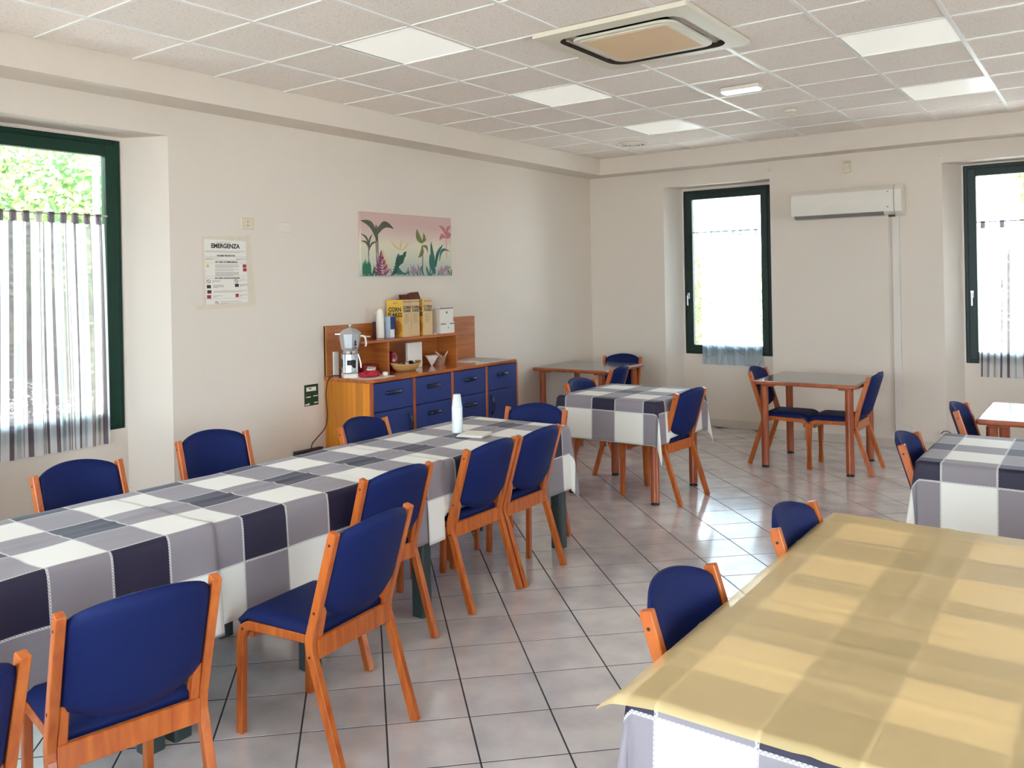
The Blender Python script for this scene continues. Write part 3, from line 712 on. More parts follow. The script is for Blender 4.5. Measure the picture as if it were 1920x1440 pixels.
# ================================================================== TABLES
def wood_table(cx, cy, label, sx_=0.45, sy_=0.45, leg=0.365, z=0.79, rz=0, group='square beech tables'):
    root = empty('square_table', (cx, cy, 0), rz, label, 'table', group)
    bm = bmesh.new(); prism(bm, rrect(-sx_, sx_, -sy_, sy_, 0.03), z-0.036, z-0.002, 0.012, seg=3); tp = obj('table_top', bm, wtable, root)
    bm = bmesh.new(); prism(bm, rrect(-sx_+0.018, sx_-0.018, -sy_+0.018, sy_-0.018, 0.02), z-0.01, z, 0.0008, seg=1); obj('laminate_surface', bm, lam_m, tp)
    for s_ in (-1, 1):
        for q in (-1, 1):
            lx, ly = s_*leg, q*leg
            bm = bmesh.new(); cyl(bm, (lx, ly, 0.022), (lx, ly, z-0.085), 0.034, seg=28); cyl(bm, (lx, ly, z-0.085), (lx, ly, z-0.079), 0.029, seg=28)
            cyl(bm, (lx, ly, z-0.079), (lx, ly, z-0.055), 0.034, seg=28)
            lg = obj('leg', bm, wtable, root, smooth=False)
            bm = bmesh.new(); cyl(bm, (lx, ly, 0.0), (lx, ly, 0.012), 0.033, seg=24); cyl(bm, (lx, ly, 0.012), (lx, ly, 0.023), 0.026, seg=24); obj('foot', bm, black_m, lg)
            bm = bmesh.new(); box(bm, lx-0.055-0.03*s_, lx+0.055-0.03*s_, ly-0.055-0.03*q, ly+0.055-0.03*q, z-0.056, z-0.035, 0.004, seg=1); obj('corner_bracket', bm, wtable, root)
    return root
wood_table(2.71, 4.50, 'bare wooden table with grey top below the wall air conditioner')
wood_table(0.25, 4.60, 'bare wooden table with grey top in the far left corner')
wood_table(4.645, 3.10, 'glossy bare wooden table cut off by the right edge')
wood_table(1.712, 2.765, 'small wooden table under a check cloth behind the long table', z=0.795, sx_=0.435, sy_=0.45)
wood_table(4.57, 1.585, 'wooden table under a check cloth at the right edge', z=0.785)
def plain_table(x0, x1, y0, y1, z, legs, lm, label, name='rectangular_table', hw=0.04, inset=0.03):
    root = empty(name, ((x0+x1)/2, (y0+y1)/2, 0), 0, label, 'table'); cx, cy = (x0+x1)/2, (y0+y1)/2
    bm = bmesh.new(); box(bm, x0-cx, x1-cx, y0-cy, y1-cy, z-0.03, z, 0.006); obj('table_top', bm, lam_m, root)
    bm = bmesh.new(); i = 0.06
    box(bm, x0-cx+i, x1-cx-i, y0-cy+i, y0-cy+i+0.02, z-0.09, z-0.029); box(bm, x0-cx+i, x1-cx-i, y1-cy-i-0.02, y1-cy-i, z-0.09, z-0.029)
    box(bm, x0-cx+i, x0-cx+i+0.02, y0-cy+i, y1-cy-i, z-0.09, z-0.029); box(bm, x1-cx-i-0.02, x1-cx-i, y0-cy+i, y1-cy-i, z-0.09, z-0.029)
    obj('apron', bm, lm, root)
    for (lx, ly) in legs:
        bm = bmesh.new(); prism(bm, rrect(lx-cx-hw, lx-cx+hw, ly-cy-hw, ly-cy+hw, 0.015, 3), 0, z-0.028); obj('leg', bm, lm, root)
    return root
ZT = 0.781
plain_table(1.285, 2.055, -0.29, 1.165, ZT, [(2.01, 1.115), (2.01, -0.235), (1.33, 1.115), (1.33, -0.235)], gleg_m, 'grey-legged table at the far end of the long row')
plain_table(1.285, 2.055, -1.72, -0.30, ZT, [(2.01, -1.665), (1.33, -1.665), (1.99, -0.98), (1.35, -0.98)], gleg_m, 'grey-legged table in the middle of the long row')
plain_table(1.285, 2.055, -3.10, -1.73, ZT, [(2.01, -3.04), (1.33, -3.04), (2.01, -1.78), (1.33, -1.78)], gleg_m, 'grey-legged table at the near end of the long row')
plain_table(4.05, 4.93, -1.835, -0.985, 0.785, [(4.10, -1.785), (4.88, -1.785), (4.10, -1.035), (4.88, -1.035)], wtable, 'nearer table of the pair under the yellow cover')
plain_table(4.05, 4.93, -0.975, -0.095, 0.785, [(4.10, -0.925), (4.88, -0.925), (4.10, -0.135), (4.88, -0.135)], wtable, 'further table of the pair under the yellow cover')

# ---- cloths
def cloth(name, tab, cl, z, mat, label, group=None, seed=0, rip=0.0025, flare=0.03, drop_noise=0.012, clampz=True, push=None, cat='tablecloth', step=0.022, thick=0.0014, ridge=0.0, edges=(1, 1, 1, 1)):
    """tab: table rectangle x0,x1,y0,y1 ; cl: flat cloth rectangle ; edges: which cloth sides may hang (x0,x1,y0,y1)"""
    tx0, tx1, ty0, ty1 = tab; cx0, cx1, cy0, cy1 = cl
    nx = max(2, int(round((cx1-cx0)/step))); ny = max(2, int(round((cy1-cy0)/step)))
    bm = bmesh.new(); uvl = bm.loops.layers.uv.new('UVMap'); V = []; UV = {}
    for j in range(ny+1):
        row = []
        for i in range(nx+1):
            u = cx0+(cx1-cx0)*i/nx; v = cy0+(cy1-cy0)*j/ny
            du = (u-tx1) if u > tx1 else (u-tx0 if u < tx0 else 0); dv = (v-ty1) if v > ty1 else (v-ty0 if v < ty0 else 0)
            bx_, by_ = min(max(u, tx0), tx1), min(max(v, ty0), ty1)
            nz = noise.noise(Vector((u*5.1, v*5.1, seed*3.7)))*rip+abs(noise.noise(Vector((u*11, v*3.0, seed+9.0))))*rip*0.8
            if ridge and du == 0 and dv == 0:
                k = (u-ridge_x)/0.010; nz += ridge*math.exp(-k*k)*(0.6+0.6*noise.noise(Vector((v*4, seed, 0))))
            if du == 0 and dv == 0: pos = Vector((u, v, z+0.002+nz))
            elif dv == 0 or du == 0:
                d = abs(du)+abs(dv); s_ = math.copysign(1, du+dv); al = v if dv == 0 else u
                hang = min(1, d/0.05)
                fold = (noise.noise(Vector((al*4.2, seed*1.3, s_*2)))*1.4+0.5*math.sin(al*21+seed))*drop_noise*min(1, d/0.28)
                out = 0.006*hang+flare*d/0.35+fold+0.004
                zz = z+0.002-max(0, d-0.006)*0.985 if d > 0.006 else z+0.001+nz*0.5
                pos = Vector((bx_+s_*out, by_, zz)) if dv == 0 else Vector((bx_, by_+s_*out, zz))
            else:
                rr = math.hypot(du, dv); th = math.atan2(abs(dv), abs(du)); k = math.sin(2*th)
                o_ = rr*0.13*k+0.004; dx_, dy_ = math.copysign(1, du), math.copysign(1, dv)
                cxs = math.cos(th)*0.5+0.35; cys = math.sin(th)*0.5+0.35
                base_o = flare*0.6*rr/0.35+0.006
                pos = Vector((bx_+dx_*(base_o*math.cos(th)**2+o_*cxs*k), by_+dy_*(base_o*math.sin(th)**2+o_*cys*k), z-math.sqrt(max(0, rr*rr-(o_*0.8)**2))))
            if push and (du != 0 or dv != 0): pos = push(pos)
            if clampz:
                for (a0, a1, b0, b1) in SEATS:
                    if a0-0.01 < pos.x < a1+0.01 and b0-0.01 < pos.y < b1+0.01 and pos.z < 0.502: pos.z = 0.502-(0.502-pos.z)*0.01
            vv = bm.verts.new(pos); row.append(vv); UV[vv] = (u, v)
        V.append(row)
    for j in range(ny):
        for i in range(nx):
            f = bm.faces.new((V[j][i], V[j][i+1], V[j+1][i+1], V[j+1][i])); f.smooth = True
            for lp in f.loops: lp[uvl].uv = UV[lp.vert]
    me = bpy.data.meshes.new(name); bm.to_mesh(me); bm.free()
    o = link(name, me, mat); tag(o, label, cat, group)
    md = o.modifiers.new('thickness', 'SOLIDIFY'); md.thickness = thick; md.offset = 1.0
    return o
ridge_x = 1.70
CK = 'blue and white check tablecloths'
LT = (1.28, 2.06, -3.10, 1.17)
cm3 = check_mat('check_far', 1.70, 0.08, (0.445, 0.445), (0.205, 0.20))
cm2 = check_mat('check_mid', 1.70, -0.82, (0.445, 0.463), (0.205, 0.225))
cm1 = check_mat('check_near', 1.70, -1.84, (0.445, 0.448), (0.205, 0.225))
def pushL(p_):
    for (px_, py_) in ((2.228, -0.632), (2.209, 0.135), (2.209, 0.612)):
        if abs(p_.y-py_) < 0.26 and p_.x > 1.9: return Vector((min(p_.x, px_-0.152+max(0, p_.z-0.44)*0.30-(0.012 if p_.z < 0.5 else 0)), p_.y, p_.z))
    return p_
cloth('tablecloth', LT, (0.905, 2.475, -0.26, 1.42), ZT, cm3, 'check tablecloth on the far end of the long table, under the paper cups', CK, 1, ridge=0.006, rip=0.004, flare=0.012, drop_noise=0.006, push=pushL)
cloth('tablecloth', LT, (0.91, 2.465, -1.60, -0.10), ZT+0.004, cm2, 'check tablecloth on the middle of the long table', CK, 2, flare=0.014, ridge=0.008, rip=0.005, drop_noise=0.008, push=pushL)
cloth('tablecloth', LT, (0.91, 2.50, -3.07, -1.523), ZT+0.008, cm1, 'check tablecloth on the near end of the long table', CK, 3, flare=0.03, ridge=0.008, rip=0.005)
cms = check_mat('check_small', 1.695, 2.765, (0.445, 0.445), (0.205, 0.205))
cloth('tablecloth', (1.277, 2.147, 2.315, 3.215), (0.91, 2.48, 1.975, 3.555), 0.795, cms, 'check tablecloth on the small table behind the long table', CK, 4, rip=0.0008, drop_noise=0.004, flare=0.014,
      push=lambda p_: Vector((max(p_.x, 1.255+(0.80-p_.z)*0.33), p_.y, p_.z)) if (p_.x < 1.4 and 2.56 < p_.y < 3.08) else p_)
def pushR(ranges, xe):
    def f(p_):
        if p_.x < xe+0.1:
            for (a, b_) in ranges:
                if a < p_.y < b_: return Vector((max(p_.x, xe+(0.80-p_.z)*0.31), p_.y, p_.z))
        return p_
    return f
cmr = check_mat('check_right', 4.57, 1.585, (0.445, 0.445), (0.205, 0.205))
cloth('tablecloth', (4.12, 5.02, 1.135, 2.035), (3.78, 5.36, 0.78, 2.38), 0.786, cmr, 'check tablecloth hanging from the table at the right edge', CK, 5, rip=0.001, drop_noise=0.014, flare=0.04,
      push=pushR([(1.15, 1.66)], 4.085))
cmy = check_mat('check_yellow_near', 4.435, -1.765, (0.425, 0.462), (0.20, 0.228))
cmy2 = check_mat('check_yellow_far', 4.435, -0.52, (0.425, 0.44), (0.20, 0.22))
py_ = pushR([(-1.56, -1.05), (-0.65, -0.15)], 4.02)
TY = (4.045, 4.935, -1.84, -0.09)
cloth('tablecloth', TY, (3.70, 5.28, -2.12, -0.90), 0.786, cmy, 'check tablecloth underneath the near half of the yellow cover', CK, 6, rip=0.0006, flare=0.03, drop_noise=0.010, push=py_)
cloth('tablecloth', TY, (3.70, 5.28, -0.945, 0.25), 0.788, cmy2, 'check tablecloth underneath the far half of the yellow cover', CK, 8, rip=0.0006, flare=0.03, drop_noise=0.010, push=py_)
# yellow semi-transparent cover
yc, t, p, o = nodes('yellow_paper_cover')
p.inputs['Base Color'].default_value = (0.93, 0.69, 0.33, 1); p.inputs['Roughness'].default_value = 0.42; p.inputs['Specular IOR Level'].default_value = 0.45
c = N(t, 'ShaderNodeTexCoord'); s = N(t, 'ShaderNodeSeparateXYZ'); L(t, c.outputs['Object'], s.inputs[0])
n = N(t, 'ShaderNodeTexNoise'); n.inputs['Scale'].default_value = 2.6; n.inputs['Detail'].default_value = 1.5
mp = N(t, 'ShaderNodeMapping'); mp.inputs['Scale'].default_value = (0.6, 3.2, 1); L(t, c.outputs['Object'], mp.inputs[0]); L(t, mp.outputs[0], n.inputs['Vector'])
b = N(t, 'ShaderNodeBump'); b.inputs['Strength'].default_value = 0.16; b.inputs['Distance'].default_value = 0.02; L(t, n.outputs['Fac'], b.inputs['Height']); L(t, b.outputs[0], p.inputs['Normal'])
tl = N(t, 'ShaderNodeBsdfTransparent'); tl.inputs[0].default_value = (0.97, 0.86, 0.66, 1)
mx = N(t, 'ShaderNodeMixShader'); mx.inputs[0].default_value = 0.52; L(t, tl.outputs[0], mx.inputs[1]); L(t, p.outputs[0], mx.inputs[2]); L(t, mx.outputs[0], o.inputs[0])
def ycover():
    x0, x1, y0, y1 = 4.015, 4.96, -1.855, -0.065; tx0, tx1, ty0, ty1 = 4.035, 4.945, -1.850, -0.085; z = 0.793
    bm = bmesh.new(); st = 0.012; nx = int((x1-x0+0.06)/st); ny = int((y1-y0+0.04)/st); V = []
    creY = [(-1.79, 0), (-1.55, 1), (-1.33, 1), (-1.11, -1), (-0.88, 1), (-0.66, 1), (-0.44, 1), (-0.22, 1)]
    for j in range(ny+1):
        row = []
        for i in range(nx+1):
            u = x0-0.03+(x1-x0+0.06)*i/nx; v = y0-0.02+(y1-y0+0.04)*j/ny
            du = u-tx1 if u > tx1 else (u-tx0 if u < tx0 else 0); dv = v-ty1 if v > ty1 else (v-ty0 if v < ty0 else 0)
            d = math.hypot(du, dv); zz = z+0.0035*noise.noise(Vector((u*2.2, v*6.5, 4)))+0.0015
            zz += 0.0045*max(0, 1-abs(u-4.44)/0.028)*(0.75+0.25*math.sin(v*5))
            for (cy, sg) in creY: zz += sg*0.0024*max(0, 1-abs(v-cy-0.012*(u-4.45))/0.022)
            # wavy edge on the chair side, corner flap
            ux, vy = u, v
            if d > 0:
                zz -= d*0.55; ux -= 0.25*(du); vy -= 0.45*dv
            if u < 4.12 and v < -1.78:
                k = (4.12-u)/0.13*(-1.78-v)/0.12; zz -= 0.020*max(0, k)**1.3; ux -= 0.03*max(0, k); vy -= 0.02*max(0, k)
            row.append(bm.verts.new((ux, vy, max(zz, z-0.0005) if d == 0 else zz)))
        V.append(row)
    for j in range(ny):
        for i in range(nx):
            f = bm.faces.new((V[j][i], V[j][i+1], V[j+1][i+1], V[j+1][i])); f.smooth = True
    me = bpy.data.meshes.new('table_cover'); bm.to_mesh(me); bm.free(); o_ = link('table_cover', me, yc)
    tag(o_, 'creased yellow see-through cover spread over the nearest right table', 'table cover')
ycover()

# ================================================================== SIDEBOARD
def sideboard():
    X0, X1, Y0, Y1 = XL+0.005, 0.27, 1.200, 3.200
    root = empty('sideboard', (0, 0, 0), 0, 'long wooden sideboard with blue drawers against the left wall', 'sideboard')
    bm = bmesh.new(); box(bm, X0, X1-0.022, Y0+0.003, Y0+0.022, 0.0, 0.952, 0.002, seg=1); obj('side_panel', bm, wend, root)
    bm = bmesh.new(); box(bm, X0, X1-0.022, Y1-0.022, Y1-0.003, 0.0, 0.952, 0.002, seg=1); obj('side_panel', bm, wend, root)
    bm = bmesh.new(); prism(bm, [(X0, Y0-0.008), (X1-0.05, Y0-0.008), (X1, Y0+0.03), (X1, Y1-0.01), (X1-0.02, Y1+0.008), (X0, Y1+0.008)], 0.950, 0.978, 0.008, seg=3); obj('worktop', bm, wtop, root)
    cols = [1.200, 1.700, 2.200, 2.700, 3.200]
    for k, y in enumerate(cols):
        y_ = min(max(y, Y0+0.012), Y1-0.010)
        bm = bmesh.new(); w_ = 0.016 if 0 < k < 4 else 0.011
        box(bm, X1-0.03, X1+0.002, y_-w_, y_+w_, 0.055, 0.950, 0.004, seg=1); obj('stile', bm, wtable, root)
        if 0 < k < 4:
            bm = bmesh.new(); box(bm, X0, X1-0.03, y_-0.009, y_+0.009, 0.05, 0.95); obj('partition', bm, wside, root)
    bm = bmesh.new(); box(bm, X0, X1-0.02, Y0+0.02, Y1-0.02, 0.05, 0.068); box(bm, X0, X0+0.006, Y0+0.02, Y1-0.02, 0.05, 0.95); obj('carcass', bm, wside, root)
    bm = bmesh.new(); box(bm, X0+0.05, X1-0.05, Y0+0.03, Y1-0.03, 0.0, 0.052); obj('plinth', bm, black_m, root)
    def front(nm_, y0, y1, z0, z1, handle):
        bm = bmesh.new(); box(bm, X1-0.020, X1-0.002, y0, y1, z0, z1, 0.002, seg=1); fr_ = obj(nm_, bm, draw_m, root)
        yc_, zc_ = (y0+y1)/2, (z0+z1)/2; bm = bmesh.new()
        if handle == 'h':
            pts = smoothpath([(X1-0.008, yc_-0.085, z1-0.085), (X1+0.014, yc_-0.05, z1-0.083), (X1+0.020, yc_, z1-0.082), (X1+0.014, yc_+0.05, z1-0.083), (X1-0.008, yc_+0.085, z1-0.085)], 6)
            b = bmesh.new(); tube(b, pts, 0.017, 10); merge(bm, b)
        else:
            hy = y1-0.05 if handle == 'r' else y0+0.05
            pts = smoothpath([(X1-0.003, hy, z1-0.045), (X1+0.02, hy, z1-0.08), (X1+0.027, hy, z1-0.13), (X1+0.02, hy, z1-0.18), (X1-0.003, hy, z1-0.215)], 6)
            tube(bm, pts, 0.012, 10)
        obj('handle', bm, handle_m, fr_, smooth=True)
    zs = [(0.722, 0.944), (0.492, 0.716), (0.262, 0.486), (0.072, 0.256)]
    for k in range(4):
        y0, y1 = cols[k]+0.018, cols[k+1]-0.018
        if k == 0: y0 = Y0+0.024
        if k == 3: y1 = Y1-0.022
        front('drawer', y0, y1, *zs[0], 'h')
        if k in (1, 2):
            for z_ in zs[1:]: front('drawer', y0, y1, *z_, 'h')
        else: front('door', y0, y1, 0.072, 0.716, 'r' if k == 0 else 'l')
    # upper part
    bm = bmesh.new(); box(bm, X0+0.001, X0+0.022, Y0, Y1+0.002, 0.978, 1.392, 0.003, seg=1); obj('back_panel', bm, wside, root)
    bm = bmesh.new(); box(bm, X0+0.004, X0+0.026, Y0+0.0, Y0+0.02, 0.979, 1.388, 0.002, seg=1); obj('edge_strip', bm, wend, root)
    bm = bmesh.new(); prism(bm, [(X0+0.02, 1.385), (-0.03, 1.385), (0.0, 1.43), (0.0, 2.625), (X0+0.02, 2.625)], 1.236, 1.262, 0.005, seg=2); obj('shelf', bm, wtop, root)
    bm = bmesh.new(); box(bm, X0+0.02, -0.012, 1.688, 1.708, 0.978, 1.237, 0.002, seg=1); obj('shelf_support', bm, wside, root)
    bm = bmesh.new(); box(bm, X0+0.02, -0.006, 2.604, 2.624, 0.978, 1.237, 0.002, seg=1); obj('shelf_support', bm, wside, root)
sideboard()
ZW = 0.9785; ZS = 1.2625

# ---- espresso machine shaped like a stovetop pot
def machine():
    root = empty('coffee_machine', (-0.045, 1.285, ZW), math.radians(-34), 'silver espresso machine shaped like a faceted coffee pot, on the sideboard', 'coffee machine')
    bm = bmesh.new()
    prism(bm, rrect(-0.075, 0.085, -0.07, 0.07, 0.03), 0.0, 0.035, 0.006, seg=2); b_ = obj('base', bm, white_p, root, smooth=False)
    bm = bmesh.new(); lathe(bm, [(0.060, 0.033), (0.056, 0.10), (0.052, 0.19)], (-0.03, 0, 0), 8); box(bm, -0.07, -0.01, -0.062, -0.045, 0.03, 0.19, 0.005, seg=1); box(bm, -0.07, -0.01, 0.045, 0.062, 0.03, 0.19, 0.005, seg=1); obj('column', bm, alu_m, root)
    bm = bmesh.new(); lathe(bm, [(0.062, 0.188), (0.066, 0.195), (0.066, 0.215), (0.062, 0.222)], (0.0, 0, 0), 32); obj('collar', bm, chrome_m, root, smooth=False)
    bm = bmesh.new(); lathe(bm, [(0.066, 0.221), (0.074, 0.24), (0.089, 0.345), (0.090, 0.352)], (0, 0, 0), 8); bd = obj('upper_body', bm, alu_m, root)
    bm = bmesh.new(); prism(bm, [(0.0, 0.02), (-0.012, 0.0), (0.0, -0.012), (0.012, 0.0)], 0.0, 0.0004)
    b = bmesh.new(); lathe(b, [(0.011, 0), (0.011, 0.0006)], (0, -0.018, 0), 16); merge(bm, b); box(bm, -0.013, 0.013, -0.047, -0.040, 0, 0.0005); box(bm, -0.003, 0.003, 0.025, 0.037, 0, 0.0006)
    a = math.radians(-67.5)
    m4 = Matrix.Rotation(math.radians(22.5), 4, 'Z') @ Matrix(((0, 0, 1, 0.0765), (1, 0, 0, 0), (0, 1, 0, 0.285), (0, 0, 0, 1)))
    bmesh.ops.transform(bm, matrix=Matrix.Rotation(0.14, 4, 'Y'), verts=[]); bmesh.ops.transform(bm, matrix=m4, verts=bm.verts); obj('emblem', bm, ink_m, bd)
    bm = bmesh.new(); lathe(bm, [(0.093, 0.351), (0.080, 0.366), (0.055, 0.385), (0.02, 0.398), (0.005, 0.40)], (0, 0, 0), 8)
    prism(bm, [(-0.03, -0.06), (0.03, -0.06), (0.006, -0.122), (-0.006, -0.122)], 0.347, 0.357, 0.002, seg=1); obj('lid', bm, alu_m, root)
    bm = bmesh.new(); lathe(bm, [(0.008, 0.398), (0.008, 0.408), (0.016, 0.418), (0.013, 0.432)], (0, 0, 0), 12); obj('lid_knob', bm, chrome_m, root, smooth=True)
    bm = bmesh.new(); tube(bm, smoothpath([(0.06, 0.075, 0.335), (0.075, 0.105, 0.325), (0.075, 0.115, 0.27), (0.07, 0.11, 0.25)]), 0.008, 8); obj('pot_handle', bm, white_p, root, smooth=True)
    bm = bmesh.new(); tube(bm, smoothpath([(-0.01, 0.08, 0.325), (-0.02, 0.13, 0.322), (-0.03, 0.17, 0.32)]), 0.006, 8); obj('steam_lever', bm, white_p, root, smooth=True)
    bm = bmesh.new(); lathe(bm, [(0.034, 0.10), (0.036, 0.105), (0.036, 0.135), (0.034, 0.14)], (0.035, 0, 0), 20); tube(bm, [(0.06, 0, 0.125), (0.10, 0.0, 0.115), (0.16, 0.0, 0.10)], 0.014, 10); obj('filter_handle', bm, black_m, root, smooth=False)
    bm = bmesh.new(); tube(bm, smoothpath([(0.03, 0.055, 0.19), (0.045, 0.07, 0.13), (0.05, 0.075, 0.075)]), 0.006, 8); obj('steam_wand', bm, chrome_m, root, smooth=True)
    bm = bmesh.new(); prism(bm, rrect(0.0, 0.08, -0.05, 0.05, 0.01), 0.034, 0.046, 0.002, seg=1); obj('drip_tray', bm, chrome_m, root)
    bm = bmesh.new(); box(bm, -0.03, -0.01, -0.072, -0.062, 0.08, 0.15, 0.004, seg=1); obj('switch_plate', bm, black_m, root)
machine()
# red cloth and small bits beside it
bm = bmesh.new(); bmesh.ops.create_icosphere(bm, subdivisions=4, radius=1)
for v in bm.verts:
    n = noise.noise(v.co*2.3); v.co = Vector((v.co.x*0.075*(1+0.3*n), v.co.y*0.095*(1+0.3*n), max(0.0, (v.co.z+0.55)*0.030*(1+0.8*noise.noise(v.co*3.1+Vector((3, 0, 0)))))))
o = obj('cloth', bm, simple('red_cloth', (0.45, 0.015, 0.03), 0.75, bump=0.2), smooth=True); o.location = (0.085, 1.365, ZW+0.004); tag(o, 'crumpled red cloth beside the coffee machine', 'cloth')
bm = bmesh.new(); box(bm, -0.03, 0.225, 1.215, 1.52, ZW, ZW+0.003, 0.001, seg=1); tag(obj('paper_sheet', bm, paper_m), 'white paper sheet under the coffee machine', 'paper')
bm = bmesh.new(); box(bm, -0.24, -0.225, 1.27, 1.33, ZW, ZW+0.20, 0.004, seg=1); tag(obj('leaning_card', bm, paper_m), 'narrow white card standing behind the coffee machine', 'card')
bm = bmesh.new(); box(bm, -0.035, 0.035, -0.05, 0.05, 0, 0.018, 0.005); o = obj('wrapped_pack', bm, white_p); o.location = (0.07, 1.40, ZW+0.052); o.rotation_euler = (0.15, 0.1, 0.7); tag(o, 'white wrapped pack lying on the red cloth', 'packet')
bm = bmesh.new(); lathe(bm, [(0.012, 0), (0.022, 0.004), (0.026, 0.02), (0.018, 0.032), (0.004, 0.034)], seg=16); o = obj('small_bowl', bm, white_p, smooth=True); o.location = (0.155, 1.475, ZW+0.003); tag(o, 'tiny white pot at the front of the red cloth', 'pot')
bm = bmesh.new(); box(bm, -0.06, 0.06, -0.08, 0.08, 0, 0.075, 0.006); o = obj('red_box', bm, simple('red_card', (0.30, 0.02, 0.02), 0.5)); o.location = (-0.15, 1.56, ZW); tag(o, 'dark red box on the worktop behind the red cloth', 'box')
# power cable
bm = bmesh.new(); tube(bm, smoothpath([(-0.12, 1.255, ZW+0.01), (-0.17, 1.20, ZW+0.012), (-0.20, 1.178, 0.95), (-0.215, 1.17, 0.85), (-0.22, 1.18, 0.74), (-0.225, 1.188, 0.66), (-0.23, 1.165, 0.57), (-0.235, 1.08, 0.50), (-0.235, 1.03, 0.46), (-0.235, 1.02, 0.41)], 8), 0.0045, 8)
tag(obj('power_cable', bm, simple('dark_cable', (0.03, 0.008, 0.008), 0.4), smooth=True), 'dark power cable hanging down from the coffee machine', 'cable')
bm = bmesh.new(); box(bm, XL+0.002, XL+0.047, 0.86, 1.14, 0.385, 0.425, 0.006); ps = obj('power_strip', bm, black_m); tag(ps, 'black socket strip low on the left wall', 'socket strip')

# ---- corn flakes boxes
cy_m = simple('corn_yellow_card', (0.78, 0.46, 0.06), 0.45, noise_s=14, noise_a=0.12); cs_m = simple('tan_card', (0.66, 0.45, 0.24), 0.5)
cbr_m = simple('brown_cardboard', (0.115, 0.022, 0.012), 0.7); bowl_m = simple('orange_print', (0.62, 0.24, 0.03), 0.5, noise_s=60, noise_a=0.5); tanp_m = simple('tan_print', (0.42, 0.27, 0.14), 0.6)
def cereal(x, y, rz, label, wy=0.108, dx=0.195, hh=0.322):
    root = empty('cereal_box', (x, y, ZS), rz, label, 'cereal box', 'corn flakes boxes on the shelf')
    bm = bmesh.new(); box(bm, -dx/2, dx/2, -wy/2, wy/2, 0, hh, 0.0015, seg=1)
    bm.faces.ensure_lookup_table()
    for f in bm.faces:
        if abs(f.normal.x) > 0.9: f.material_index = 1
    obj('carton', bm, [cy_m, cs_m], root)
    # broad face (-y)
    bm = bmesh.new(); yf = -wy/2-0.0006
    put_text(bm, 'CORN', 0.052, facing_my(0.005, yf, hh*0.735), bold=0.0016); put_text(bm, 'FLAKES', 0.052, facing_my(0.005, yf, hh*0.59), bold=0.0016)
    put_text(bm, 'CORN', 0.034, on_left(dx/2+0.0006, 0.0, hh*0.79), bold=0.001); put_text(bm, 'FLAKES', 0.034, on_left(dx/2+0.0006, 0.0, hh*0.70), bold=0.001, sxy=(0.8, 1))
    obj('lettering', bm, ink_m, root)
    bm = bmesh.new(); b = bmesh.new(); bmesh.ops.create_circle(b, cap_ends=True, segments=32, radius=0.062); bmesh.ops.transform(b, matrix=facing_my(0.025, yf, hh*0.25), verts=b.verts); merge(bm, b); obj('bowl_picture', bm, bowl_m, root)
    bm = bmesh.new(); box(bm, dx/2+0.0004, dx/2+0.001, -wy/2+0.006, wy/2-0.006, hh*0.93, hh*0.965)
    for k in range(9): box(bm, dx/2+0.0004, dx/2+0.001, -0.035, 0.012 if k % 3 else 0.03, hh*(0.60-0.03*k), hh*(0.612-0.03*k))
    box(bm, -0.02, 0.04, yf-0.0004, yf, hh*0.90, hh*0.93)
    obj('small_print', bm, tanp_m, root)
    return root
cereal(-0.143, 1.975, 0.0, 'yellow corn flakes box showing its broad front, leftmost on the shelf')
cereal(-0.143, 2.087, 0.0, 'yellow corn flakes box in the middle of the three')
cereal(-0.122, 2.245, math.radians(-9), 'yellow corn flakes box turned slightly, nearest the white cartons')
root = empty('open_carton', (-0.17, 2.14, ZS+0.323), 0, 'open brown cardboard box top sticking up behind the corn flakes', 'cardboard box')
bm = bmesh.new(); box(bm, -0.06, -0.052, -0.06, 0.13, 0.0, 0.05, 0.001, seg=1, mat=Matrix.Rotation(-0.15, 4, 'Y')); obj('rear_flap', bm, cbr_m, root)
bm = bmesh.new(); prism(bm, [(0.0, 0.003), (0.155, 0.003), (0.125, 0.065), (0.02, 0.060), (-0.02, 0.05)], 0.0, 0.004, axis='X'); obj('front_flap', bm, cbr_m, root)
bm = bmesh.new(); prism(bm, [(-0.10, 0.003), (-0.01, 0.003), (-0.012, 0.036), (-0.10, 0.040)], -0.004, 0.0, axis='X'); obj('side_flap', bm, cbr_m, root)
bm = bmesh.new(); box(bm, -0.06, 0.0, -0.10, 0.16, -0.0005, 0.004, 0.001, seg=1); obj('carton_rim', bm, cbr_m, root)
# ---- white cartons with green line
root = empty('white_carton', (-0.105, 2.515, ZS), 0.02, 'lower white carton with a green line, right end of the shelf', 'carton', 'white cartons on the shelf')
bm = bmesh.new(); box(bm, -0.075, 0.075, -0.105, 0.098, 0, 0.105, 0.002, seg=1); obj('carton_body', bm, paper_m, root)
gl_m = simple('green_print', (0.0, 0.06, 0.035), 0.5)
bm = bmesh.new(); box(bm, 0.075, 0.0757, -0.105, -0.03, 0.083, 0.091); box(bm, 0.075, 0.0757, 0.03, 0.098, 0.083, 0.091); obj('green_line', bm, gl_m, root)
bm = bmesh.new(); lathe(bm, [(0.006, 0), (0.006, 0.0006)], seg=12); bmesh.ops.transform(bm, matrix=on_left(0.075, 0.005, 0.05), verts=bm.verts); obj('emblem', bm, ink_m, root)
root = empty('white_carton', (-0.105, 2.505, ZS+0.1055), 0.0, 'upper white carton with ragged open top, stacked on the other', 'carton', 'white cartons on the shelf')
bm = bmesh.new(); box(bm, -0.072, 0.072, -0.095, 0.095, 0, 0.118, 0.002, seg=1); obj('carton_body', bm, paper_m, root)
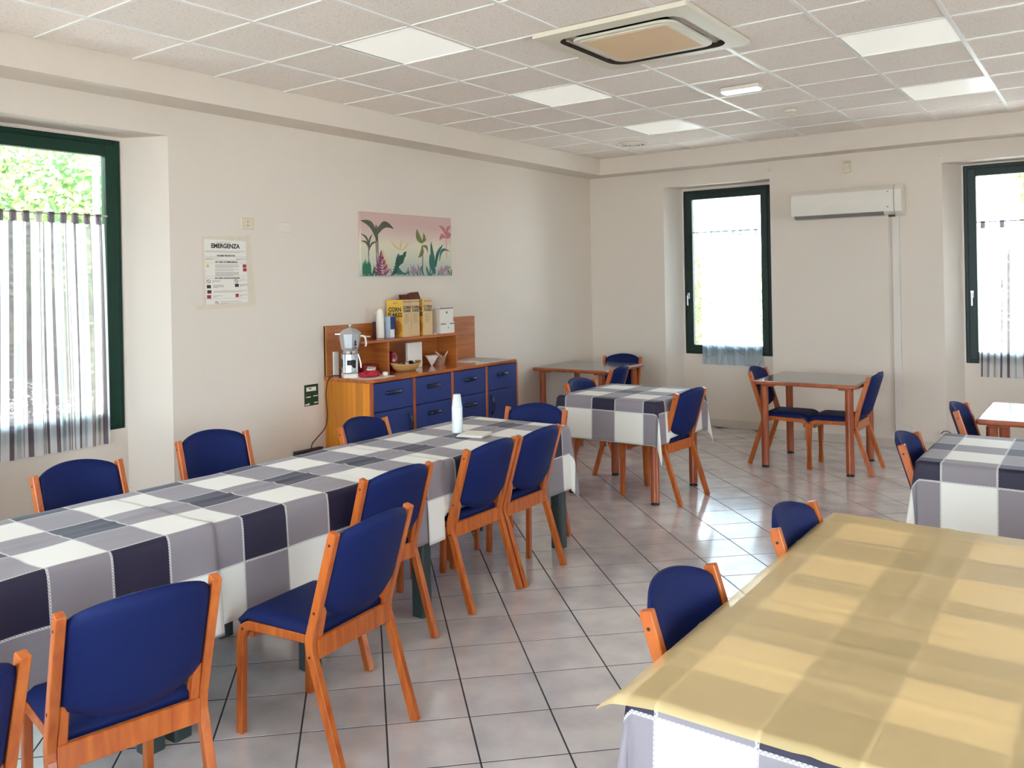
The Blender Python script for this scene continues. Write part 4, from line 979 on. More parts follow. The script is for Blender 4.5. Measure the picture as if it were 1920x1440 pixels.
bm = bmesh.new(); prism(bm, [(-0.012, 0.0), (0.012, 0.0), (0.006, 0.018), (-0.006, 0.018)], 0.0722, 0.0728, axis='X')
bmesh.ops.translate(bm, vec=(0, 0.0, 0.078), verts=bm.verts); obj('emblem', bm, ink_m, root)
bm = bmesh.new(); pts = [(-0.095, 0.118)]+[(-0.095+0.19*k/10, 0.124+0.008*(k % 2)) for k in range(11)]+[(0.095, 0.118)]; prism(bm, pts, 0.066, 0.072, axis='X'); obj('torn_edge', bm, greyink_m, root)
bm = bmesh.new(); box(bm, -0.05, 0.05, -0.08, 0.08, 0, 0.012, 0.002, seg=1); o = obj('folded_leaflet', bm, paper_m); o.location = (-0.075, 2.36, ZS+0.0); o.rotation_euler = (0, 0, 0.3); o.scale = (0.5, 0.4, 1); tag(o, 'small folded white leaflet on the shelf by the white cartons', 'leaflet')
# ---- cup stack in bag and blue carton
root = empty('cup_stack', (-0.125, 1.72, ZS), 0, 'tall stack of white cups in a clear bag, left end of the shelf', 'cups')
bm = bmesh.new(); prof = []
for k in range(14): prof += [(0.034, 0.010*k+0.002), (0.036, 0.010*k+0.008)]
prof += [(0.034, 0.145), (0.031, 0.20), (0.024, 0.245), (0.006, 0.262)]
lathe(bm, prof, seg=20); obj('cups', bm, white_p, root, smooth=True)
bm = bmesh.new(); prism(bm, [(-0.04, 0.21), (0.0, 0.225), (-0.02, 0.235), (-0.07, 0.222)], -0.001, 0.001, axis='X'); obj('bag_corner', bm, paper_m, root)
root = empty('blue_carton', (-0.085, 1.80, ZS), 0.0, 'blue and white carton beside the stacked cups on the shelf', 'carton')
bm = bmesh.new(); box(bm, -0.035, 0.030, -0.03, 0.035, 0, 0.185, 0.002, seg=1); obj('carton_body', bm, simple('pale_blue_card', (0.42, 0.55, 0.66), 0.5), root)
bm = bmesh.new(); box(bm, 0.030, 0.0307, -0.028, 0.035, 0.075, 0.182); box(bm, 0.030, 0.0307, 0.022, 0.035, 0.0, 0.075); obj('blue_label', bm, simple('navy_print', (0.005, 0.012, 0.12), 0.4), root)
bm = bmesh.new(); box(bm, 0.030, 0.0307, -0.028, 0.020, 0.008, 0.072); obj('white_label', bm, paper_m, root)
bm = bmesh.new(); box(bm, -0.03, 0.03, -0.02, 0.02, 0, 0.14, 0.003, seg=1); o = obj('dark_box', bm, simple('dark_brown_card', (0.06, 0.02, 0.015), 0.6)); o.location = (-0.19, 1.74, ZS); tag(o, 'narrow dark box behind the stacked cups', 'box')
# ---- things on the worktop under the shelf
straw_m = simple('straw_weave', (0.58, 0.33, 0.10), 0.7, noise_s=90, noise_a=0.35, bump=0.6, bump_s=160)
def basket():
    root = empty('bread_basket', (0.02, 1.875, ZW), math.radians(85), 'oval straw basket filled with dark wrapped sweets', 'basket')
    bm = bmesh.new(); seg = 36; rings = []
    for (k, z) in ((0.60, 0.0), (0.80, 0.02), (0.92, 0.045), (1.0, 0.062), (0.97, 0.064), (0.88, 0.045), (0.74, 0.02), (0.55, 0.008)):
        rings.append([bm.verts.new((k*0.165*math.cos(2*PI*q/seg), k*0.085*math.sin(2*PI*q/seg), z*(1+0.25*abs(math.cos(2*PI*q/seg))**3))) for q in range(seg)])
    for a, c_ in zip(rings, rings[1:]):
        for q in range(seg): bm.faces.new((a[q], a[(q+1) % seg], c_[(q+1) % seg], c_[q]))
    bm.faces.new(rings[0][::-1]); bm.faces.new(rings[-1]); obj('basket_body', bm, straw_m, root, smooth=True)
basket()
sw_me = None
dk = simple('dark_wrapper', (0.02, 0.012, 0.014), 0.25); lt = simple('white_wrapper', (0.75, 0.72, 0.7), 0.3)
rnd = random.Random(3)
for k in range(14):
    a = rnd.random()*2*PI; rr = math.sqrt(rnd.random())
    if sw_me is None or k == 1:
        bm = bmesh.new(); bmesh.ops.create_icosphere(bm, subdivisions=2, radius=0.016); bmesh.ops.scale(bm, vec=(1.25, 0.9, 0.65), verts=bm.verts)
        me = bpy.data.meshes.new('sweet'); bm.to_mesh(me); bm.free(); me.materials.append(dk if sw_me is None else lt)
        if sw_me is None: sw_me = [me]
        else: sw_me.append(me)
    wht = (k % 4 == 1); me = sw_me[1] if wht else sw_me[0]
    o = bpy.data.objects.new('wrapped_sweet', me); C.objects.link(o)
    o.location = (0.02+0.045*rr*math.sin(a), 1.875+0.10*rr*math.cos(a), ZW+0.045+0.012*(k % 3)); o.rotation_euler = (rnd.random(), rnd.random(), rnd.random()*3)
    tag(o, 'white-wrapped sweet in the straw basket' if wht else 'dark-wrapped sweet in the straw basket', 'sweet', 'white-wrapped sweets in the basket' if wht else 'dark-wrapped sweets in the basket')
bm = bmesh.new(); box(bm, -0.10, -0.07, 2.005, 2.195, ZW, ZW+0.225, 0.003, seg=1)
o = obj('paper_pack', bm, paper_m); tag(o, 'tall white pack standing under the shelf', 'paper pack')
bm = bmesh.new(); lathe(bm, [(0.036, 0), (0.040, 0.006), (0.040, 0.12), (0.030, 0.138), (0.034, 0.16), (0.036, 0.162)], seg=20)
o = obj('glass_jar', bm, simple('red_glass', (0.32, 0.02, 0.03), 0.08, spec=0.8), smooth=True); o.location = (-0.14, 1.885, ZW); tag(o, 'dark red glass jug behind the straw basket', 'jug')
bm = bmesh.new(); lathe(bm, [(0.006, 0), (0.045, 0.078), (0.052, 0.088), (0.049, 0.089), (0.004, 0.006)], seg=4); bmesh.ops.rotate(bm, cent=(0, 0, 0), matrix=Matrix.Rotation(0.3, 3, 'Z'), verts=bm.verts)
bmesh.ops.scale(bm, vec=(1.2, 1.9, 1), verts=bm.verts)
o = obj('napkin_bowl', bm, paper_m); o.location = (-0.08, 2.335, ZW); tag(o, 'white folded triangular holder beside the white pack', 'bowl')
root = empty('small_basket', (-0.10, 2.455, ZW), 0, 'small square wicker basket with cutlery sachets', 'basket')
bm = bmesh.new(); wk = simple('pink_wicker', (0.50, 0.27, 0.18), 0.7, noise_s=60, noise_a=0.4, bump=0.5, bump_s=140)
for (z, k) in ((0.003, 0.75), (0.02, 0.82), (0.036, 0.88), (0.052, 0.94), (0.068, 1.0)):
    pr = [(-0.05*k, -0.05*k), (0.05*k, -0.05*k), (0.05*k, 0.05*k), (-0.05*k, 0.05*k)]
    for q in range(4):
        a, b_ = pr[q], pr[(q+1) % 4]; tube(bm, [(a[0], a[1], z), (b_[0], b_[1], z)], 0.0055, 6)
for q in range(6):
    for (sx2, sy2) in ((1, 0), (-1, 0), (0, 1), (0, -1)):
        t_ = -0.8+1.6*q/5
        if sx2: tube(bm, [(sx2*0.037, t_*0.037, 0), (sx2*0.05, t_*0.05, 0.07)], 0.003, 5)
        else: tube(bm, [(t_*0.037, sy2*0.037, 0), (t_*0.05, sy2*0.05, 0.07)], 0.003, 5)
box(bm, -0.035, 0.035, -0.035, 0.035, 0, 0.004); obj('wicker', bm, wk, root)
sp = simple('pale_sachet', (0.72, 0.55, 0.45), 0.5)
for k in range(6):
    bm = bmesh.new(); box(bm, -0.035, 0.035, -0.009, 0.009, -0.002, 0.002, 0.001, seg=1); o = obj('sachet', bm, sp)
    o.location = (-0.10+0.012*(k-2.5), 2.44+0.012*((k*7) % 5-2), ZW+0.062+0.007*k); o.rotation_euler = (0.15*k, 0.35-0.2*k, 0.7*k)
    tag(o, 'pale sachet poking out of the small wicker basket', 'sachet', 'sachets in the wicker basket')
bm = bmesh.new(); cyl(bm, (-0.08, 2.47, ZW+0.02), (-0.05, 2.53, ZW+0.115), 0.005, seg=8); tag(obj('stirrer', bm, sp), 'pale stick leaning out of the small wicker basket', 'stick')
bm = bmesh.new(); prism(bm, [(-0.22, 2.66), (0.05, 2.70), (0.09, 2.83), (-0.03, 2.86), (-0.20, 2.80)], ZW, ZW+0.003); tag(obj('paper_sheet', bm, paper_m), 'loose white paper on the worktop right of the shelf', 'paper')
bm = bmesh.new(); prism(bm, [(-0.22, 2.86), (0.16, 2.88), (0.18, 3.13), (-0.22, 3.14)], ZW, ZW+0.0025); tag(obj('place_mat', bm, simple('dull_paper', (0.55, 0.53, 0.48), 0.4)), 'large dull sheet covering the right end of the worktop', 'mat')

# ---- paper cups and napkins on the long table
root = empty('cup_stack', (1.612, 0.582, ZT+0.006), 0, 'tall stack of white plastic cups on the long table', 'cups')
cup_m = simple('milky_plastic', (0.72, 0.76, 0.78), 0.25, spec=0.6)
bm = bmesh.new(); prof = []
for k in range(17): prof += [(0.0325, 0.0098*k+0.001), (0.0345, 0.0098*k+0.0075)]
lathe(bm, prof, seg=28); obj('nested_cups', bm, cup_m, root, smooth=True)
bm = bmesh.new(); lathe(bm, [(0.0335, 0.165), (0.031, 0.170), (0.0235, 0.238), (0.0215, 0.241)], seg=28); obj('top_cup', bm, cup_m, root, smooth=True)
root = empty('napkin_stack', (1.765, 0.560, ZT+0.007), math.radians(12), 'folded white napkins beside the stack of cups', 'napkins')
bm = bmesh.new(); box(bm, -0.085, 0.085, -0.085, 0.085, 0, 0.007, 0.002, seg=1); obj('napkin', bm, paper_m, root)
bm = bmesh.new(); box(bm, -0.083, 0.083, -0.084, 0.084, 0.0075, 0.014, 0.002, seg=1, mat=Matrix.Rotation(0.08, 4, 'Z')); obj('napkin', bm, paper_m, root)

# ================================================================== WALL THINGS
# picture
pb, t, p, o = nodes('painted_background')
c = N(t, 'ShaderNodeTexCoord'); s = N(t, 'ShaderNodeSeparateXYZ'); L(t, c.outputs['Generated'], s.inputs[0])
n = N(t, 'ShaderNodeTexNoise'); n.inputs['Scale'].default_value = 3.0; n.inputs['Detail'].default_value = 4; L(t, c.outputs['Generated'], n.inputs['Vector'])
ad = N(t, 'ShaderNodeMath', operation='MULTIPLY_ADD'); L(t, n.outputs['Fac'], ad.inputs[0]); ad.inputs[1].default_value = 0.3; L(t, s.outputs['Z'], ad.inputs[2])
r = N(t, 'ShaderNodeValToRGB'); L(t, ad.outputs[0], r.inputs[0]); el = r.color_ramp.elements
el[0].position = 0.12; el[0].color = (0.36, 0.42, 0.38, 1); el[1].position = 1.0; el[1].color = (0.62, 0.42, 0.37, 1)
e_ = el.new(0.38); e_.color = (0.60, 0.61, 0.48, 1); e_ = el.new(0.62); e_.color = (0.74, 0.65, 0.49, 1); e_ = el.new(0.85); e_.color = (0.68, 0.49, 0.43, 1)
L(t, r.outputs[0], p.inputs['Base Color']); p.inputs['Roughness'].default_value = 0.8
PY0, PY1, PZ0, PZ1 = 1.624, 2.858, 1.797, 2.350
root = empty('canvas_picture', (XL, (PY0+PY1)/2, (PZ0+PZ1)/2), 0, 'pink and green canvas picture of tropical plants above the sideboard', 'picture')
hw, hh = (PY1-PY0)/2, (PZ1-PZ0)/2
bm = bmesh.new(); box(bm, 0.001, 0.024, -hw, hw, -hh, hh, 0.003, seg=1); obj('canvas', bm, pb, root)
cols = dict(olive=(0.10, 0.105, 0.07), green=(0.17, 0.19, 0.06), teal=(0.035, 0.15, 0.12), dkgreen=(0.03, 0.09, 0.06), pink=(0.50, 0.18, 0.19), plum=(0.22, 0.05, 0.11), lilac=(0.34, 0.24, 0.28), yell=(0.66, 0.53, 0.30), emer=(0.03, 0.17, 0.08))
pm = {k: simple('paint_'+k, v, 0.8) for k, v in cols.items()}
pk = list(cols)
pbm = bmesh.new(); layer = [0.0243]
def leaf(y0, z0, y1, z1, bend, wid, col):
    """coordinates 0..1 across the picture; tapered curved leaf"""
    a = Vector((-hw+y0*2*hw, -hh+z0*2*hh)); b_ = Vector((-hw+y1*2*hw, -hh+z1*2*hh)); d = b_-a; nrm = Vector((-d.y, d.x)).normalized(); Lg = d.length
    n_ = 10; A, B = [], []; layer[0] += 0.00002
    for k in range(n_+1):
        t_ = k/n_; c_ = a+d*t_+nrm*bend*Lg*math.sin(PI*t_); w_ = wid*math.sin(PI*min(1, 0.08+0.92*t_))**0.8
        A.append(c_+nrm*w_/2); B.append(c_-nrm*w_/2)
    va = [pbm.verts.new((layer[0], v.x, v.y)) for v in A]; vb = [pbm.verts.new((layer[0], v.x, v.y)) for v in B]
    for k in range(n_):
        f = pbm.faces.new((va[k], va[k+1], vb[k+1], vb[k])); f.material_index = pk.index(col)
rnd = random.Random(5)
for k in range(40):   # soft undergrowth
    y = rnd.random(); cl_ = rnd.choice(['lilac', 'lilac', 'teal', 'emer', 'green']) if y > 0.5 else rnd.choice(['emer', 'dkgreen', 'lilac', 'teal'])
    leaf(y, 0.0, y+rnd.uniform(-0.05, 0.05), rnd.uniform(0.06, 0.20), rnd.uniform(-0.2, 0.2), 0.02, cl_)
for k in range(7): leaf(0.02+0.012*k, 0.0, 0.02+0.012*k, 0.22+0.03*(k % 3), 0.0, 0.02, 'emer')
leaf(0.40, 0.42, 0.42, 0.60, 0, 0.03, 'yell'); leaf(0.42, 0.42, 0.30, 0.58, 0.1, 0.02, 'yell'); leaf(0.42, 0.42, 0.50, 0.58, -0.1, 0.02, 'yell'); leaf(0.30, 0.12, 0.22, 0.44, 0.15, 0.05, 'yell')
for (x, zt) in ((0.155, 0.75), (0.172, 0.76)): leaf(x, 0.25, x-0.003, zt, 0, 0.012, 'olive')
leaf(0.155, 0.60, 0.0, 0.86, -0.22, 0.055, 'olive'); leaf(0.165, 0.66, 0.34, 0.76, 0.28, 0.06, 'olive'); leaf(0.16, 0.55, 0.155, 0.82, 0, 0.04, 'olive'); leaf(0.16, 0.62, 0.19, 0.81, 0.1, 0.02, 'olive')
leaf(0.075, 0.25, 0.08, 0.55, 0, 0.010, 'olive'); leaf(0.08, 0.45, 0.0, 0.66, -0.2, 0.022, 'olive'); leaf(0.08, 0.42, 0.0, 0.54, -0.25, 0.02, 'olive'); leaf(0.08, 0.40, 0.17, 0.54, 0.2, 0.02, 'olive'); leaf(0.085, 0.45, 0.12, 0.66, 0.15, 0.02, 'olive')
for k in range(8):
    leaf(0.21, 0.02+0.04*k, 0.12+0.012*k, 0.10+0.045*k, 0.1, 0.022, 'plum'); leaf(0.21, 0.02+0.04*k, 0.29-0.012*k, 0.12+0.035*k, -0.1, 0.022, 'pink' if k % 2 else 'plum')
leaf(0.21, 0.0, 0.155, 0.36, 0.1, 0.02, 'plum')
for k in range(8):
    leaf(0.36+0.01*k, 0.10+0.03*k, 0.44+0.005*k, 0.22+0.025*k, 0.15, 0.022, 'dkgreen'); leaf(0.37, 0.05+0.025*k, 0.30+0.01*k, 0.0+0.05*k, -0.1, 0.02, 'dkgreen'); leaf(0.38, 0.14, 0.38+0.018*k, 0.0+0.01*k, -0.25, 0.02, 'teal')
leaf(0.36, 0.10, 0.47, 0.33, 0.25, 0.05, 'dkgreen'); leaf(0.36, 0.12, 0.39, 0.37, 0.05, 0.04, 'dkgreen')
leaf(0.648, 0.02, 0.652, 0.58, 0, 0.010, 'olive'); leaf(0.648, 0.55, 0.59, 0.78, 0.15, 0.06, 'green'); leaf(0.65, 0.56, 0.665, 0.72, -0.2, 0.04, 'green'); leaf(0.648, 0.50, 0.60, 0.30, 0.2, 0.045, 'green'); leaf(0.65, 0.50, 0.71, 0.38, 0.3, 0.03, 'green'); leaf(0.65, 0.56, 0.70, 0.62, 0, 0.02, 'green')
leaf(0.80, 0.15, 0.75, 0.58, 0.06, 0.045, 'teal'); leaf(0.80, 0.15, 0.895, 0.54, 0.12, 0.04, 'teal'); leaf(0.845, 0.24, 0.98, 0.42, 0.35, 0.03, 'teal'); leaf(0.79, 0.03, 0.735, 0.37, 0.05, 0.07, 'teal'); leaf(0.80, 0.15, 0.82, 0.40, 0, 0.02, 'dkgreen')
leaf(0.935, 0.28, 0.932, 0.70, 0, 0.008, 'pink'); leaf(0.93, 0.70, 0.845, 0.86, -0.15, 0.035, 'pink'); leaf(0.935, 0.68, 0.995, 0.87, 0.2, 0.04, 'pink'); leaf(0.93, 0.66, 0.85, 0.60, -0.3, 0.045, 'pink'); leaf(0.935, 0.66, 0.995, 0.72, 0.1, 0.06, 'pink')
for k in range(5): leaf(0.545, 0.02, 0.50+0.025*k, 0.10+0.05*(2-abs(k-2)), 0.05, 0.022, 'lilac')
for k in range(8): leaf(0.90, 0.02+0.01*k, 0.82+0.024*k, 0.10+0.04*(k % 3), 0.1, 0.03, 'lilac')
bmesh.ops.triangulate(pbm, faces=[]); me = bpy.data.meshes.new('painted_plants'); 
for v in pbm.verts: v.co.y = max(-hw, min(hw, v.co.y)); v.co.z = max(-hh, min(hh, v.co.z))
pbm.to_mesh(me); pbm.free(); link('painted_plants', me, [pm[k] for k in pk], root)

# emergency notice
root = empty('emergency_notice', (XL, 0.28, 1.835), 0, 'white emergency notice taped to the left wall beside the window niche', 'notice')
bm = bmesh.new(); prism(bm, [(-0.205, 0.255), (0.205, 0.265), (0.215, -0.21), (0.225, -0.255), (-0.205, -0.26)], 0.0004, 0.0012, axis='X'); obj('plastic_sleeve', bm, tape_m, root)
bm = bmesh.new(); prism(bm, [(-0.19, 0.235), (0.172, 0.228), (0.182, -0.235), (-0.178, -0.245)], 0.0012, 0.0019, axis='X'); obj('sheet', bm, paper_m, root)
bm = bmesh.new()
def L4(y, z): return on_left(0.0020, y, z)
put_text(bm, 'EMERGENZA', 0.055, L4(-0.008, 0.187), bold=0.0022, sxy=(0.78, 0.8))
put_text(bm, 'NORME PREVENTIVE', 0.017, L4(-0.004, 0.117), bold=0.0006); put_text(bm, 'IN CASO DI EMERGENZA', 0.017, L4(0.0, 0.072), bold=0.0006); put_text(bm, 'IN CASO DI EVACUAZIONE', 0.017, L4(0.004, -0.045), bold=0.0006)
for (y, z) in ((-0.155, -0.105), (-0.152, -0.142), (0.085, -0.098)): box(bm, 0.0019, 0.0024, y-0.017, y+0.017, z-0.012, z+0.012)
for (y, z, r_) in ((-0.157, -0.068, 0.018), (0.08, -0.066, 0.018), (-0.09, -0.222, 0.016)):
    for k in range(20):
        a0, a1 = 2*PI*k/20, 2*PI*(k+1)/20
        vs = [bm.verts.new((0.0024, y+rr*math.cos(a), z+rr*math.sin(a)*0.75)) for rr, a in ((r_, a0), (r_, a1), (r_*0.8, a1), (r_*0.8, a0))]; bm.faces.new(vs)
    prism(bm, [(y-0.012, z+0.008), (y-0.008, z+0.01), (y+0.012, z-0.008), (y+0.008, z-0.01)], 0.0020, 0.0024, axis='X')
obj('lettering', bm, ink_m, root)
bm = bmesh.new()
def rows(y0, y1, z0, n_, dz=0.0075, th=0.0022):
    for k in range(n_): box(bm, 0.0019, 0.0023, y0, y1-(0.05 if k == n_-1 else 0), z0-k*dz-th/2, z0-k*dz+th/2)
rows(-0.10, 0.09, 0.215, 1); rows(-0.18, 0.165, 0.152, 2, 0.009); rows(-0.18, -0.07, 0.100, 2); rows(0.08, 0.17, 0.098, 2); rows(-0.10, 0.105, 0.052, 4); rows(-0.10, 0.105, 0.018, 2); rows(-0.10, 0.105, -0.002, 5, 0.006)
rows(-0.125, -0.06, -0.062, 3, 0.006); rows(0.11, 0.17, -0.060, 2); rows(-0.12, -0.03, -0.095, 4, 0.006); rows(0.11, 0.18, -0.093, 3, 0.006); rows(-0.12, 0.175, -0.138, 2); rows(-0.12, -0.04, -0.172, 2); rows(0.11, 0.18, -0.170, 2); rows(-0.06, 0.12, -0.216, 2, 0.012, 0.003)
for z in (0.112, 0.088, 0.066, -0.030, -0.047, -0.192): box(bm, 0.0019, 0.0022, -0.185, 0.175, z-0.0006, z+0.0006)
obj('small_print', bm, greyink_m, root)
bm = bmesh.new(); box(bm, 0.0019, 0.0024, 0.140, 0.172, 0.032, 0.056); box(bm, 0.0019, 0.0024, 0.142, 0.174, 0.004, 0.028); box(bm, 0.0019, 0.0024, -0.172, -0.138, -0.19, -0.165); box(bm, 0.0019, 0.0024, 0.072, 0.10, -0.185, -0.160); obj('red_symbols', bm, red_m, root)
bm = bmesh.new(); prism(bm, [(-0.178, 0.035), (-0.146, 0.035), (-0.162, 0.058)], 0.0019, 0.0024, axis='X'); obj('warning_triangle', bm, yel_m, root)
bm = bmesh.new(); prism(bm, [(-0.27, -0.235), (0.235, -0.222), (0.245, -0.255), (-0.26, -0.272)], 0.0019, 0.0026, axis='X'); obj('tape_strip', bm, tape_m, root)
bm = bmesh.new(); prism(bm, [(0.18, 0.28), (0.21, 0.285), (0.255, -0.24), (0.215, -0.25)], 0.0012, 0.0021, axis='X'); obj('tape_strip', bm, tape_m, root)
# socket plates
root = empty('socket_plate', (XL, 0.469, 2.195), 0, 'yellowed wall socket plate above the emergency notice', 'socket')
bm = bmesh.new(); box(bm, 0.0, 0.009, -0.060, 0.060, -0.043, 0.043, 0.003, seg=1); obj('plate', bm, cream_p, root)
bm = bmesh.new()
for z in (-0.014, 0.014): cyl(bm, (0.0085, 0, z), (0.0096, 0, z), 0.0045, seg=10)
obj('socket_hole', bm, ink_m, root)
bm = bmesh.new(); box(bm, XL, XL+0.006, 0.757, 0.875, 2.145, 2.222, 0.003, seg=1); tag(obj('blank_plate', bm, simple('wall_white_plastic', (0.76, 0.67, 0.58), 0.5)), 'wall-coloured blank plate right of the yellowed socket', 'plate')
# green sign
root = empty('safety_sign', (XL, 1.062, 0.847), 0, 'small dark green notice on the wall beside the sideboard', 'sign')
bm = bmesh.new(); box(bm, 0.0005, 0.003, -0.073, 0.073, -0.085, 0.085, 0.001, seg=1); obj('board', bm, simple('dark_green_print', (0.008, 0.045, 0.018), 0.4, noise_s=30, noise_a=0.5), root)
bm = bmesh.new()
for (y0, y1, z0, z1) in ((-0.052, 0.050, 0.032, 0.064), (-0.055, -0.008, -0.018, -0.010), (0.02, 0.066, -0.014, -0.007), (-0.068, -0.045, -0.078, -0.068), (-0.042, -0.022, -0.078, -0.064), (0.028, 0.066, -0.068, -0.060)): box(bm, 0.003, 0.0036, y0, y1, z0, z1)
obj('white_fields', bm, paper_m, root)
bm = bmesh.new(); box(bm, 0.0036, 0.004, -0.028, 0.002, 0.048, 0.056); obj('lettering', bm, ink_m, root)

# wall air conditioner
root = empty('air_conditioner', (2.745, YB, 2.46), 0, 'white wall air conditioner between the two back windows', 'air conditioner')
bm = bmesh.new(); prism(bm, [(0.0, 0.15), (-0.13, 0.145), (-0.175, 0.10), (-0.185, -0.02), (-0.165, -0.115), (-0.12, -0.145), (0.0, -0.150)], -0.530, 0.455, 0.006, axis='X', seg=2); obj('casing', bm, white_p, root)
bm = bmesh.new(); prism(bm, [(0.0, 0.153), (-0.135, 0.148), (-0.182, 0.10), (-0.192, -0.02), (-0.170, -0.12), (-0.12, -0.150), (0.0, -0.153)], 0.457, 0.530, 0.010, axis='X', seg=3); obj('end_cap', bm, white_p, root)
bm = bmesh.new(); prism(bm, [(-0.166, -0.113), (-0.168, -0.118), (-0.122, -0.149), (-0.119, -0.146)], -0.50, 0.36, axis='X'); obj('air_slot', bm, greyink_m, root)
bm = bmesh.new(); box(bm, 0.40, 0.455, -0.15, -0.11, -0.168, -0.150, 0.002, seg=1)
for v in (0,): box(bm, 0.395, 0.41, -0.1885, -0.187, -0.075, -0.068); box(bm, 0.395, 0.412, -0.182, -0.1805, 0.075, 0.080)
obj('indicator', bm, ink_m, root)
bm = bmesh.new(); box(bm, 3.150, 3.218, YB-0.030, YB+0.005, 0.22, 2.315, 0.004, seg=1); box(bm, 3.150, 3.30, YB-0.030, YB+0.005, 0.16, 0.23, 0.006, seg=1)
tag(obj('pipe_duct', bm, simple('duct_white', (0.72, 0.66, 0.585), 0.5)), 'white duct running down the wall from the air conditioner', 'duct')
bm = bmesh.new(); box(bm, 2.704, 2.772, YB-0.042, YB, 2.77, 2.895, 0.006); box(bm, 2.712, 2.764, YB-0.050, YB-0.03, 2.80, 2.875, 0.006); tag(obj('motion_sensor', bm, cream_p), 'small cream motion sensor above the wall air conditioner', 'sensor')
hk = ['small white hook left of the first back window', 'small white hook right of the first back window', 'small white hook left of the second back window']
for (x, z, lb) in ((0.678, 2.852, hk[0]), (1.945, 2.868, hk[1]), (3.585, 2.853, hk[2])):
    root = empty('curtain_hook', (x, YB, z), 0, lb, 'hook', 'white hooks above the back windows')
    bm = bmesh.new(); cyl(bm, (0, 0, 0), (0, -0.012, 0), 0.018, seg=16); obj('rosette', bm, white_p, root)
    bm = bmesh.new(); tube(bm, smoothpath([(0, -0.01, 0), (0, -0.05, -0.002), (0, -0.06, 0.01), (0, -0.055, 0.022)]), 0.006, 8); obj('hook', bm, white_p, root, smooth=True)
root = empty('wall_socket', (3.595, YB, 0.165), 0, 'white wall socket with a loop of cable near the floor', 'socket')
bm = bmesh.new(); box(bm, -0.05, 0.0, -0.035, 0, -0.035, 0.045, 0.004, seg=1); obj('socket_box', bm, white_p, root)
bm = bmesh.new(); tube(bm, smoothpath([(-0.04, -0.035, 0.02), (0.0, -0.07, 0.055), (0.05, -0.05, 0.03), (0.04, -0.04, -0.03), (-0.02, -0.04, -0.035)]), 0.004, 6); obj('cable_loop', bm, ink_m, root, smooth=True)

# ================================================================== CEILING THINGS
root = empty('ceiling_cassette', (2.705, 1.045, ZC), 0, 'square yellowed ceiling cassette air conditioner', 'air conditioner')
bm = bmesh.new()
ow, iw = 0.475, 0.372
outer = rrect(-ow, ow, -ow, ow, 0.008, 5); inner = rrect(-iw-0.012, iw+0.012, -iw-0.012, iw+0.012, 0.10, 5)
for (za, zb_) in ((-0.028, -0.028),):
    vo_ = [bm.verts.new((x, y, za)) for x, y in outer]; vi = [bm.verts.new((x, y, zb_-0.006)) for x, y in inner]
    vt = [bm.verts.new((x, y, 0.0)) for x, y in outer]; vi2 = [bm.verts.new((x, y, 0.02)) for x, y in inner]
    n_ = len(outer)
    for k in range(n_):
        q = (k+1) % n_; bm.faces.new((vo_[k], vo_[q], vi[q], vi[k])); bm.faces.new((vt[k], vt[q], vo_[q], vo_[k]))
trim_p = obj('trim_panel', bm, simple('aged_white_plastic', (0.72, 0.66, 0.53), 0.4), root)
bm = bmesh.new(); prism(bm, rrect(-iw-0.02, iw+0.02, -iw-0.02, iw+0.02, 0.10, 5), 0.012, 0.03)
for k in range(n_):
    q = (k+1) % n_; a_, b2_ = inner[k], inner[q]
    bm.faces.new([bm.verts.new((a_[0], a_[1], -0.0335)), bm.verts.new((b2_[0], b2_[1], -0.0335)), bm.verts.new((b2_[0], b2_[1], 0.02)), bm.verts.new((a_[0], a_[1], 0.02))])
obj('gap_shade', bm, simple('gap_shade_dark', (0.03, 0.016, 0.01), 0.7), root)  # shade in the gap, painted as a dark back and inner walls
bm = bmesh.new(); prism(bm, rrect(-iw+0.048, iw-0.048, -iw+0.048, iw-0.048, 0.085, 6), -0.037, -0.022, 0.006, seg=2); gp = obj('grille_panel', bm, simple('aged_panel', (0.76, 0.70, 0.56), 0.4), root)
bm = bmesh.new(); prism(bm, rrect(-iw+0.085, iw-0.085, -iw+0.085, iw-0.085, 0.05, 6), -0.041, -0.035, 0.002, seg=1); obj('raised_border', bm, MATS['aged_panel'], gp)
bm = bmesh.new(); prism(bm, rrect(-iw+0.110, iw-0.110, -iw+0.110, iw-0.110, 0.01, 3), -0.0425, -0.040); obj('yellowed_filter', bm, acfil_m, gp)
for k in range(4):
    bm = bmesh.new(); box(bm, -0.26, 0.26, iw-0.018, iw+0.006, -0.012, -0.006, 0.002, seg=1, mat=Matrix.Rotation(k*PI/2, 4, 'Z')); obj('louvre', bm, MATS['aged_white_plastic'], root)
root = empty('emergency_light', (2.69, 2.715, ZC), 0.0, 'small lit white emergency light on the ceiling', 'light')
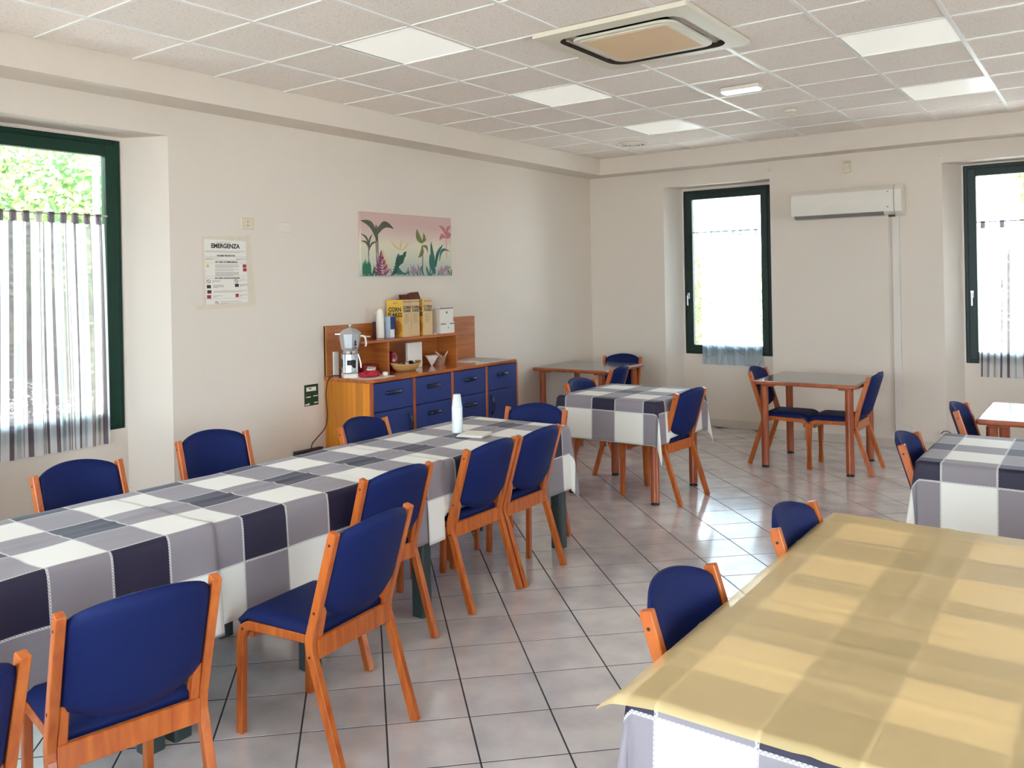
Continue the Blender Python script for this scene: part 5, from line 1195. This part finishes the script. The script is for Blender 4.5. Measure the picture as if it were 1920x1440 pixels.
bm = bmesh.new(); prism(bm, rrect(-0.15, 0.15, -0.062, 0.062, 0.02), -0.030, 0, 0.004, seg=1); obj('housing', bm, white_p, root)
bm = bmesh.new(); prism(bm, rrect(-0.14, 0.14, -0.055, 0.055, 0.02), -0.040, -0.028, 0.004, seg=1); obj('lit_cover', bm, lamp_m, root)
root = empty('smoke_detector', (2.707, 3.86, ZC), 0, 'small cream smoke detector on the ceiling', 'smoke detector')
bm = bmesh.new(); lathe(bm, [(0.052, 0), (0.052, -0.012), (0.048, -0.022), (0.040, -0.024)], seg=28); obj('base', bm, white_p, root)
bm = bmesh.new(); lathe(bm, [(0.038, -0.022), (0.040, -0.040), (0.030, -0.052), (0.012, -0.056)], seg=28); obj('sensor_head', bm, cream_p, root)
for (x, y, lb) in ((0.844, 4.575, 'round white ceiling vent near the far left corner'), (4.50, 4.55, 'round white ceiling vent at the right edge')):
    root = empty('ceiling_vent', (x, y, ZC), 0, lb, 'vent', 'round ceiling vents')
    for (r0, r1, z) in ((0.145, 0.118, -0.014), (0.098, 0.080, -0.022), (0.062, 0.048, -0.028)):
        bm = bmesh.new(); b = bmesh.new(); sg = 36; R = []
        for (rr, zz) in ((r0, 0.0), (r0, z), (r1, z*0.9), (r1, 0.002)): R.append([b.verts.new((rr*math.cos(2*PI*k/sg), rr*math.sin(2*PI*k/sg), zz)) for k in range(sg)])
        for a, c_ in zip(R, R[1:]+R[:1]):
            for k in range(sg): b.faces.new((a[k], a[(k+1) % sg], c_[(k+1) % sg], c_[k]))
        merge(bm, b); obj('ring', bm, white_p, root, smooth=False)
    bm = bmesh.new(); cyl(bm, (0, 0, -0.0005), (0, 0, 0.001), 0.116, seg=36); obj('throat_shade', bm, simple('vent_shade_grey', (0.10, 0.09, 0.08), 0.7), root)  # dark disc painted in for the shade behind the rings
    bm = bmesh.new(); cyl(bm, (0, 0, -0.024), (0, 0, -0.001), 0.03, seg=24); obj('centre_cone', bm, white_p, root)
for o_ in bpy.data.objects:
    if o_.parent is not None and o_.name.split('.')[0] in ('lettering', 'small_print'): o_['kind'] = 'stuff'
